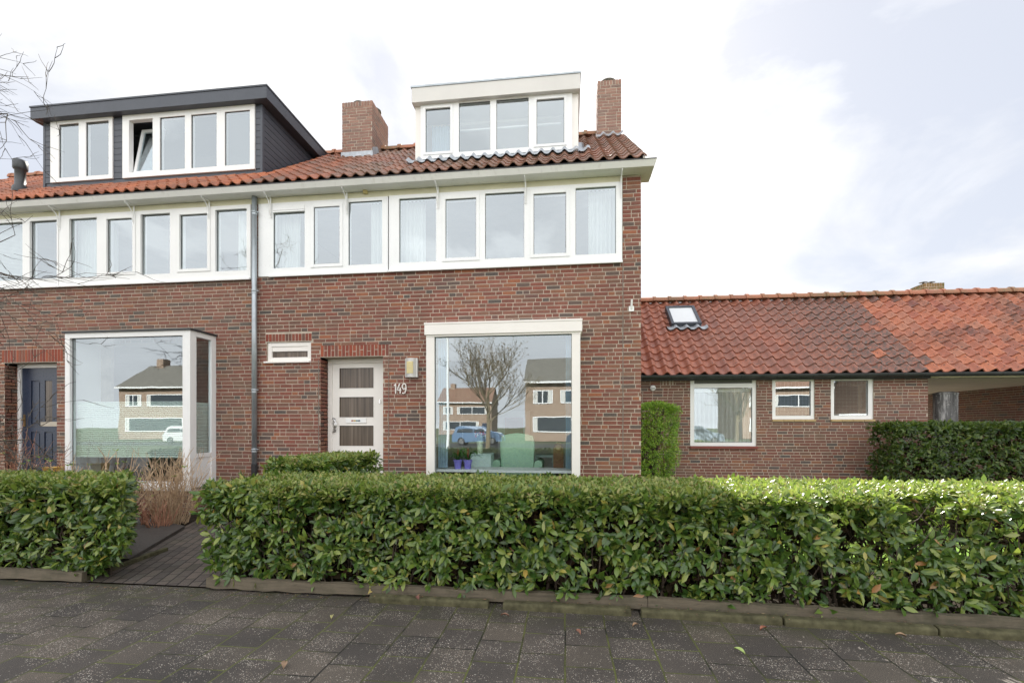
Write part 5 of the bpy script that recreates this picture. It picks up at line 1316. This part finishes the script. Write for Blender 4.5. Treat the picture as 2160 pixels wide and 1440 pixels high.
# wooden mantel object and second cabinet
wc = thing('wooden_ornament', 'upright brown wooden ornament with a round disc at the right of the bay window', 'ornament', (fx(1178, .3), .3, .76))
mb = MB(); n = 12
pr = [(-.085, 0), (.085, 0), (.085, .33)]+[(.075*math.cos(R(180*i/n)), .33+.09*math.sin(R(180*i/n))) for i in range(n+1)]+[(-.085, .33)]
vs = [(x, y, z) for y in (-.05, .05) for x, z in pr]; k = len(pr)
mb.add(vs, [(i, (i+1) % k, k+(i+1) % k, k+i) for i in range(k)]+[tuple(range(k)), tuple(range(k, 2*k))[::-1]]); mb.build('case', M['wood'], wc)
MB().lathe([(.001, -.056), (.045, -.056), (.05, -.051)], (0, 0, .34), 20, axis='y').build('dial', M['brass'], wc)
cb2 = thing('low_table', 'grey green low table right of the mint armchair', 'table', (fx(1150, .9), .95, .4))
MB().box(-.17, .17, -.2, .2, .50, .54).build('tabletop', simple('greygreen', (.28,.35,.33), .5), cb2)
MB().box(-.15, .15, -.18, .18, .22, .25).build('shelf', simple('greygreen2', (.26,.33,.31), .5), cb2)
for sx_ in (-1, 1):
    for sy_ in (-1, 1): MB().box(sx_*.15-.02, sx_*.15+.02, sy_*.18-.02, sy_*.18+.02, 0, .499).build('leg', simple('greygreen3', (.26,.33,.31), .5), cb2)
# standing lamp
lp = thing('floor_lamp', 'floor lamp with pale drum shade inside the bay window', 'lamp', (fx(975, 1.8), 1.8, .4))
zs = fz(975, 842, 1.8)-.4; ze_ = fz(975, 812, 1.8)-.4
MB().lathe([(.15, 0), (.15, .02), (.012, .03), (.012, zs+.05)], (0, 0, 0), 18).build('stand', M['steel'], lp)
MB().lathe([(.17, zs), (.15, ze_)], (0, 0, 0), 24).build('lamp_shade', cloth('lampshade', (.66,.66,.56), .5), lp, smooth=True)
# white framed inner doorway with red panel on the room's back wall
yb = 3.33
idw = empty_part('inner_door', house)
a, b, c2_, d2 = fx(1050, yb), fx(1118, yb), .4, fz(1080, 866, yb)
m2 = MB(); frame_ring(m2, a, b, c2_, d2, yb, yb+.06, .16, .05, .16); m2.build('door_frame', M['white'], idw)
MB().box(a+.16, b-.16, yb+.03, yb+.05, c2_+.05, d2-.16).build('door_leaf', simple('red_brown_door', (.28,.07,.05), .5, .2), idw)

# ================================================================= ACROSS THE STREET (seen mirrored in the windows)
def opp_house(x, y, w_, label, roofcol, annex=True, chim=True):
    """house whose street front faces +Y; built round its own base"""
    h = thing('terraced_house', label, 'house', (x, y, 0), 'houses across the street')
    ez, rz, dp_ = 6.1, 8.8, 8.0
    bm = brickmat_opp
    mb = MB(); slab(mb, -w_/2, w_/2, 0, ez, [], -dp_, 0); mb.add([(-w_/2, 0, ez), (-w_/2, -dp_, ez), (-w_/2, -dp_/2, rz), (w_/2, 0, ez), (w_/2, -dp_, ez), (w_/2, -dp_/2, rz)], [(0,1,2), (3,5,4)])
    mb.build('wall', bm, h)
    mb = MB()
    for s2 in (0, 1):
        ya, yb_ = (.35, -dp_/2) if s2 == 0 else (-dp_-.35, -dp_/2)
        mb.add([(-w_/2-.15, ya, ez-.15), (w_/2+.15, ya, ez-.15), (w_/2+.15, yb_, rz+.1), (-w_/2-.15, yb_, rz+.1), (-w_/2-.15, ya, ez-.0), (w_/2+.15, ya, ez-.0), (w_/2+.15, yb_, rz+.25), (-w_/2-.15, yb_, rz+.25)],
               [(0,1,2,3), (4,5,6,7), (0,1,5,4), (1,2,6,5), (2,3,7,6), (3,0,4,7)])
    mb.build('roof', roofcol, h)
    MB().box(-w_/2-.15, w_/2+.15, .35, .5, ez-.2, ez-.02).build('gutter', M['white'], h)
    if chim: MB().box(-w_/2+1.5, -w_/2+2.4, -dp_/2-.5, -dp_/2+.5, rz-.3, rz+1.0).build('chimney', bm, h)
    for (a_, b_, c_2, d_) in ((-w_/2+.8, -w_/2+2.8, 3.8, 5.2), (-w_/2+3.6, w_/2-.8, 3.8, 5.2), (-w_/2+.8, w_/2-2.4, .9, 2.5)):
        f_ = MB(); frame_ring(f_, a_, b_, c_2, d_, .0, .06, .1); f_.box((a_+b_)/2-.05, (a_+b_)/2+.05, .0, .05, c_2+.1, d_-.1)
        fo_ = f_.build('window', M['white'], h); MB().box(a_+.1, b_-.1, .01, .02, c_2+.1, d_-.1).build('pane', M['oppglass'], fo_)
        for cw0, cw1 in ((a_+.12, a_+.5), (b_-.5, b_-.12)): MB().box(cw0, cw1, .021, .026, c_2+.12, d_-.12).build('curtain_edge', M['room'], fo_)
    do = MB().box(w_/2-1.8, w_/2-.8, .0, .06, 0, 2.2).build('door', M['blue'], h)
    if annex:
        MB().box(w_/2+.05, w_/2+4.2, -5, 1.2, 0, 2.5).build('garage', bm, h); MB().box(w_/2-.05, w_/2+4.4, -5.1, 1.6, 2.5, 2.95).build('garage_fascia', M['white'], h)
        MB().box(w_/2+.7, w_/2+3.4, 1.2, 1.24, 0, 2.2).build('garage_door', simple('garage_door', (.30,.06,.05), .5), h)
    return h
brickmat_opp, nt_, bs, _ = newmat('brick_opposite'); bt = N(nt_, 'ShaderNodeTexBrick', offset=.5)  # tan brick of the houses across the street
for k, v in (('Color1', (.30,.20,.14,1)), ('Color2', (.21,.125,.085,1)), ('Mortar', (.5,.42,.34,1)), ('Scale', 1.0), ('Mortar Size', .008), ('Brick Width', .22), ('Row Height', .065)): bt.inputs[k].default_value = v
nt_.links.new(objco(nt_, rot=(R(90), 0, 0)), bt.inputs[0]); nt_.links.new(bt.outputs[0], bs.inputs['Base Color']); bs.inputs['Roughness'].default_value = .9
m, nt_, bs, _ = newmat('dark_panes'); bs.inputs['Base Color'].default_value = (.05,.06,.07,1); bs.inputs['Roughness'].default_value = .08; M['oppglass'] = m
rg = simple('grey_concrete_tiles', (.16,.15,.13), .8, .25, 3); rb2 = simple('brown_roof_tiles', (.22,.13,.09), .8, .25, 3)
opp_house(1.2, -41, 11.0, 'house across the street mirrored at the right of the large bay window', rg, True, False)
opp_house(-19, -78, 10, 'farther house across the street mirrored behind the bare street tree', rb2, False)
opp_house(-43, -42, 18, 'wide house with chimney across the street mirrored in the left bay window', rg, True)
opp_house(27.5, -43, 10, 'house across the street mirrored in the small annex windows', rb2, True)
opp_house(42, -41, 12, 'house across the street beyond the annex windows view', rg, True)
def street_tree(x, y, h, seed, label, leaves=True):
    root = thing('street_tree', label, 'tree', (x, y, 0), 'street trees across the road'); g = random.Random(seed)
    mt = MB(); mt.tube([(0,0,0), (.05,0,h*.25), (0,.05,h*.5)], [.16, .13, .07], 8); mt.build('trunk', M['tanbark'], root)
    mb = MB(); tips = []
    def gr(p, d, L, r, lev):
        pts = [p]; m_ = 3
        for k in range(m_): d = (d+Vector((g.gauss(0,.12), g.gauss(0,.12), .08))).normalized(); p = p+d*L/m_; pts.append(p)
        mb.tube(pts, [r, r*.85, r*.7, r*.5], 3, cap=False)
        if lev == 0: tips.append(p); return
        for i in range(5): gr(pts[g.randint(1, m_)], (d+Vector((g.gauss(0,.42), g.gauss(0,.42), g.gauss(.05,.3)))).normalized(), L*g.uniform(.55, .8), r*.55, lev-1)
    for i in range(8):
        a = i*.785+g.uniform(-.2, .2); gr(Vector((0, 0, h*(.22+.035*i))), Vector((math.cos(a)*.85, math.sin(a)*.85, .8)).normalized(), h*.30, .05, 3)
    mb.build('crown', M['tanbark'], root)
    if leaves:
        P_ = np.array([tuple(t) for t in tips]); leaves_mesh('dry_leaves', P_, np.tile([0, 0, 1.], (len(P_), 1)), M['dryleaf'], root, L=(.07, .12), W=.5, per=3, spread=(30, 150), seed=seed)
M['tanbark'] = simple('street_tree_bark', (.20,.16,.10), .9, .2, 5); M['dryleaf'] = leafmat('dry_brown_leaf', [(0,(.16,.09,.04)), (1,(.26,.17,.08))], .2)  # tan bark and brown leaves of the street trees
street_tree(-5.0, -22, 7.4, 5, 'bare street tree mirrored in the middle of the large bay window')
street_tree(-24, -26, 7.0, 6, 'bare street tree mirrored at the right edge of the left bay window', False)
street_tree(14.0, -23, 7.6, 9, 'bare street tree mirrored in the large annex window', False)
tag(MB().tube([(-6.9, -19.5, 0), (-6.9, -19.5, 8.5)], [.09, .06], 10).build('lamp_post', M['white']), 'white lamp post mirrored at the left of the large bay window', 'lamp post')
def car(x, y, col, label, flip=False):
    root = thing('parked_car', label, 'car', (x, y, -.045), 'cars parked across the street'); s2 = -1 if flip else 1
    pr = [(-2.0,.30), (-2.03,.75), (-1.9,1.0), (-1.72,1.40), (-1.4,1.52), (.25,1.52), (1.0,1.05), (1.75,.92), (2.0,.72), (2.05,.32)]
    mb = MB(); k = len(pr); vs = []
    for yy, ins in ((-.86, 0), (.86, 0)):
        for px_, pz in pr:
            t = .16 if pz > 1.1 else 0; vs.append((s2*px_, yy*(1-t), pz))
    mb.add(vs, [(i, (i+1) % k, k+(i+1) % k, k+i) for i in range(k)]+[tuple(range(k)), tuple(range(k, 2*k))[::-1]])
    body = mb.build('body', simple('car_paint', col, .25, .02, 2, bmp=0), root, bevel=.05)
    for sy_ in (-1, 1):
        yy = sy_*.80; m2 = MB()
        for poly in ([(-1.62,1.06), (-1.48,1.38), (-.35,1.44), (-.35,1.06)], [(-.27,1.06), (-.27,1.44), (.2,1.44), (.82,1.06)]):
            q = [(s2*a_, sy_*(.872 if b_ < 1.1 else .742), b_) for a_, b_ in poly]; m2.add(q, [(0,1,2,3)])
        m2.build('side_window', M['oppglass'], body)
        for wx in (-1.28, 1.25):
            m3 = MB(); m3.lathe([(.001, -.10), (.30, -.10), (.31, 0), (.30, .10), (.001, .10)], (s2*wx, sy_*.80, .31), 18, axis='y'); wh = m3.build('wheel', M['rubber'], root)
            m4 = MB(); m4.lathe([(.001, sy_*.106), (.19, sy_*.106), (.20, sy_*.10)], (s2*wx, sy_*.80, .31), 14, axis='y'); m4.build('rim', M['steel'], wh)
        MB().box(s2*1.80, s2*2.0, sy_*.60-.15, sy_*.60+.15, .62, .76).build('headlight', M['white'], root)
    return root
car(-7.3, -31, (.13,.21,.33), 'light blue hatchback mirrored in the large bay window')
car(-13.2, -31, (.30,.33,.35), 'silver car mirrored at the left edge of the large bay window')
car(2.0, -31, (.05,.05,.06), 'dark car mirrored at the right edge of the large bay window', True)
car(-33, -31, (.6,.6,.6), 'white car mirrored in the left bay window')
car(12.5, -27.8, (.28,.33,.38), 'grey car mirrored in the large annex window')
# ================================================================= SMALL STUFF ON THE PAVING
g = random.Random(77)
lf = [(600, 1408, 'curled'), (1220, 1338, 'dry'), (1065, 1302, 'broad dry'), (1610, 1330, 'reddish'), (1340, 1323, 'small tan'), (880, 1278, 'broad brown'), (1900, 1345, 'pale brown'), (700, 1306, 'small yellowish'), (1560, 1378, 'yellow green'), (208, 1165, 'flat grey')]
names = {'curled': 'curled fallen leaf on the paving near the left bottom', 'dry': 'dry fallen leaf in the gap between the second and third concrete strips'}
where = ['on the open paving at the lower left centre', 'before the gap left of the third concrete strip', 'in the gap between the first two concrete strips', 'before the third concrete strip', 'by the right end of the second concrete strip',
         'on the first concrete strip', 'before the fourth concrete strip', 'on the paving left of the first concrete strip', 'on the paving right of centre among light streaks', 'on the brick path']
cols_ = [(.30,.20,.13), (.26,.12,.08), (.28,.15,.10), (.33,.13,.08), (.35,.22,.13), (.20,.09,.07), (.30,.20,.12), (.45,.42,.18), (.35,.45,.15), (.2,.19,.17)]
for (px, py, ad), wh, cl in zip(lf, where, cols_):
    z = FPX*CAMZ/(py-HOR); rx = (px-1080)/FPX*z; X = -math.sin(YAW)*z+math.cos(YAW)*rx; Y = math.cos(YAW)*z+math.sin(YAW)*rx-DIST
    if wh.startswith('on the first'): hz_ = .058
    else: hz_ = .012
    mb = MB(); L = g.uniform(.03, .05); n = 6; vs = []
    for i in range(n+1):
        t = i/n; w_ = L*.75*math.sin(math.pi*min(max(t, .02), .98))**.8; zc_ = .012*math.sin(math.pi*t)
        vs += [(-L+2*L*t, -w_*.5, zc_+.010), (-L+2*L*t, 0, zc_), (-L+2*L*t, w_*.5, zc_+.013)]
    mb.add(vs, [(3*i+k, 3*i+k+1, 3*i+4+k, 3*i+3+k) for i in range(n) for k in (0, 1)])
    o = mb.build('fallen_leaf', simple('dead_leaf', cl, .8, .2, 30), smooth=True); o.location = (X, Y, hz_); o.rotation_euler = (0, 0, g.uniform(0, 6.28))
    tag(o, f'{ad} fallen leaf {wh}', 'leaf', 'fallen leaves')

# leaf litter and crumbs gathered along the edging
mb = MB(); g = random.Random(5)
for i in range(420):
    x = g.uniform(-7, 4.2); base = G0-.045 if x < .6 else G0-.07-(x-.6)*.042
    y = base-abs(g.gauss(0, .07))-.01; r = g.uniform(.004, .016); a = g.uniform(0, 6.28); z = .006+(.055 if (x > -1.6 and -.21 < y-base < -.05) else 0)
    pts = [(x+r*math.cos(a+t)*(1 if k % 2 else .55), y+r*math.sin(a+t)*(1 if k % 2 else .55), z+g.uniform(0, .006)) for k, t in enumerate((0, 1.5, 3.1, 4.6))]
    mb.add(pts, [(0,1,2,3)])
m, nt_, bs, _ = newmat('leaf_litter'); gg = N(nt_, 'ShaderNodeNewGeometry')
nt_.links.new(ramp(nt_, gg.outputs['Random Per Island'], [(0, (.05,.035,.02)), (.4, (.13,.08,.045)), (.7, (.22,.13,.07)), (.9, (.10,.11,.03)), (1, (.30,.22,.13))]), bs.inputs['Base Color']); bs.inputs['Roughness'].default_value = .9
tag(mb.build('leaf_litter', m), 'scattered brown crumbs of leaf litter along the timber and concrete edging', 'litter', kind='stuff')
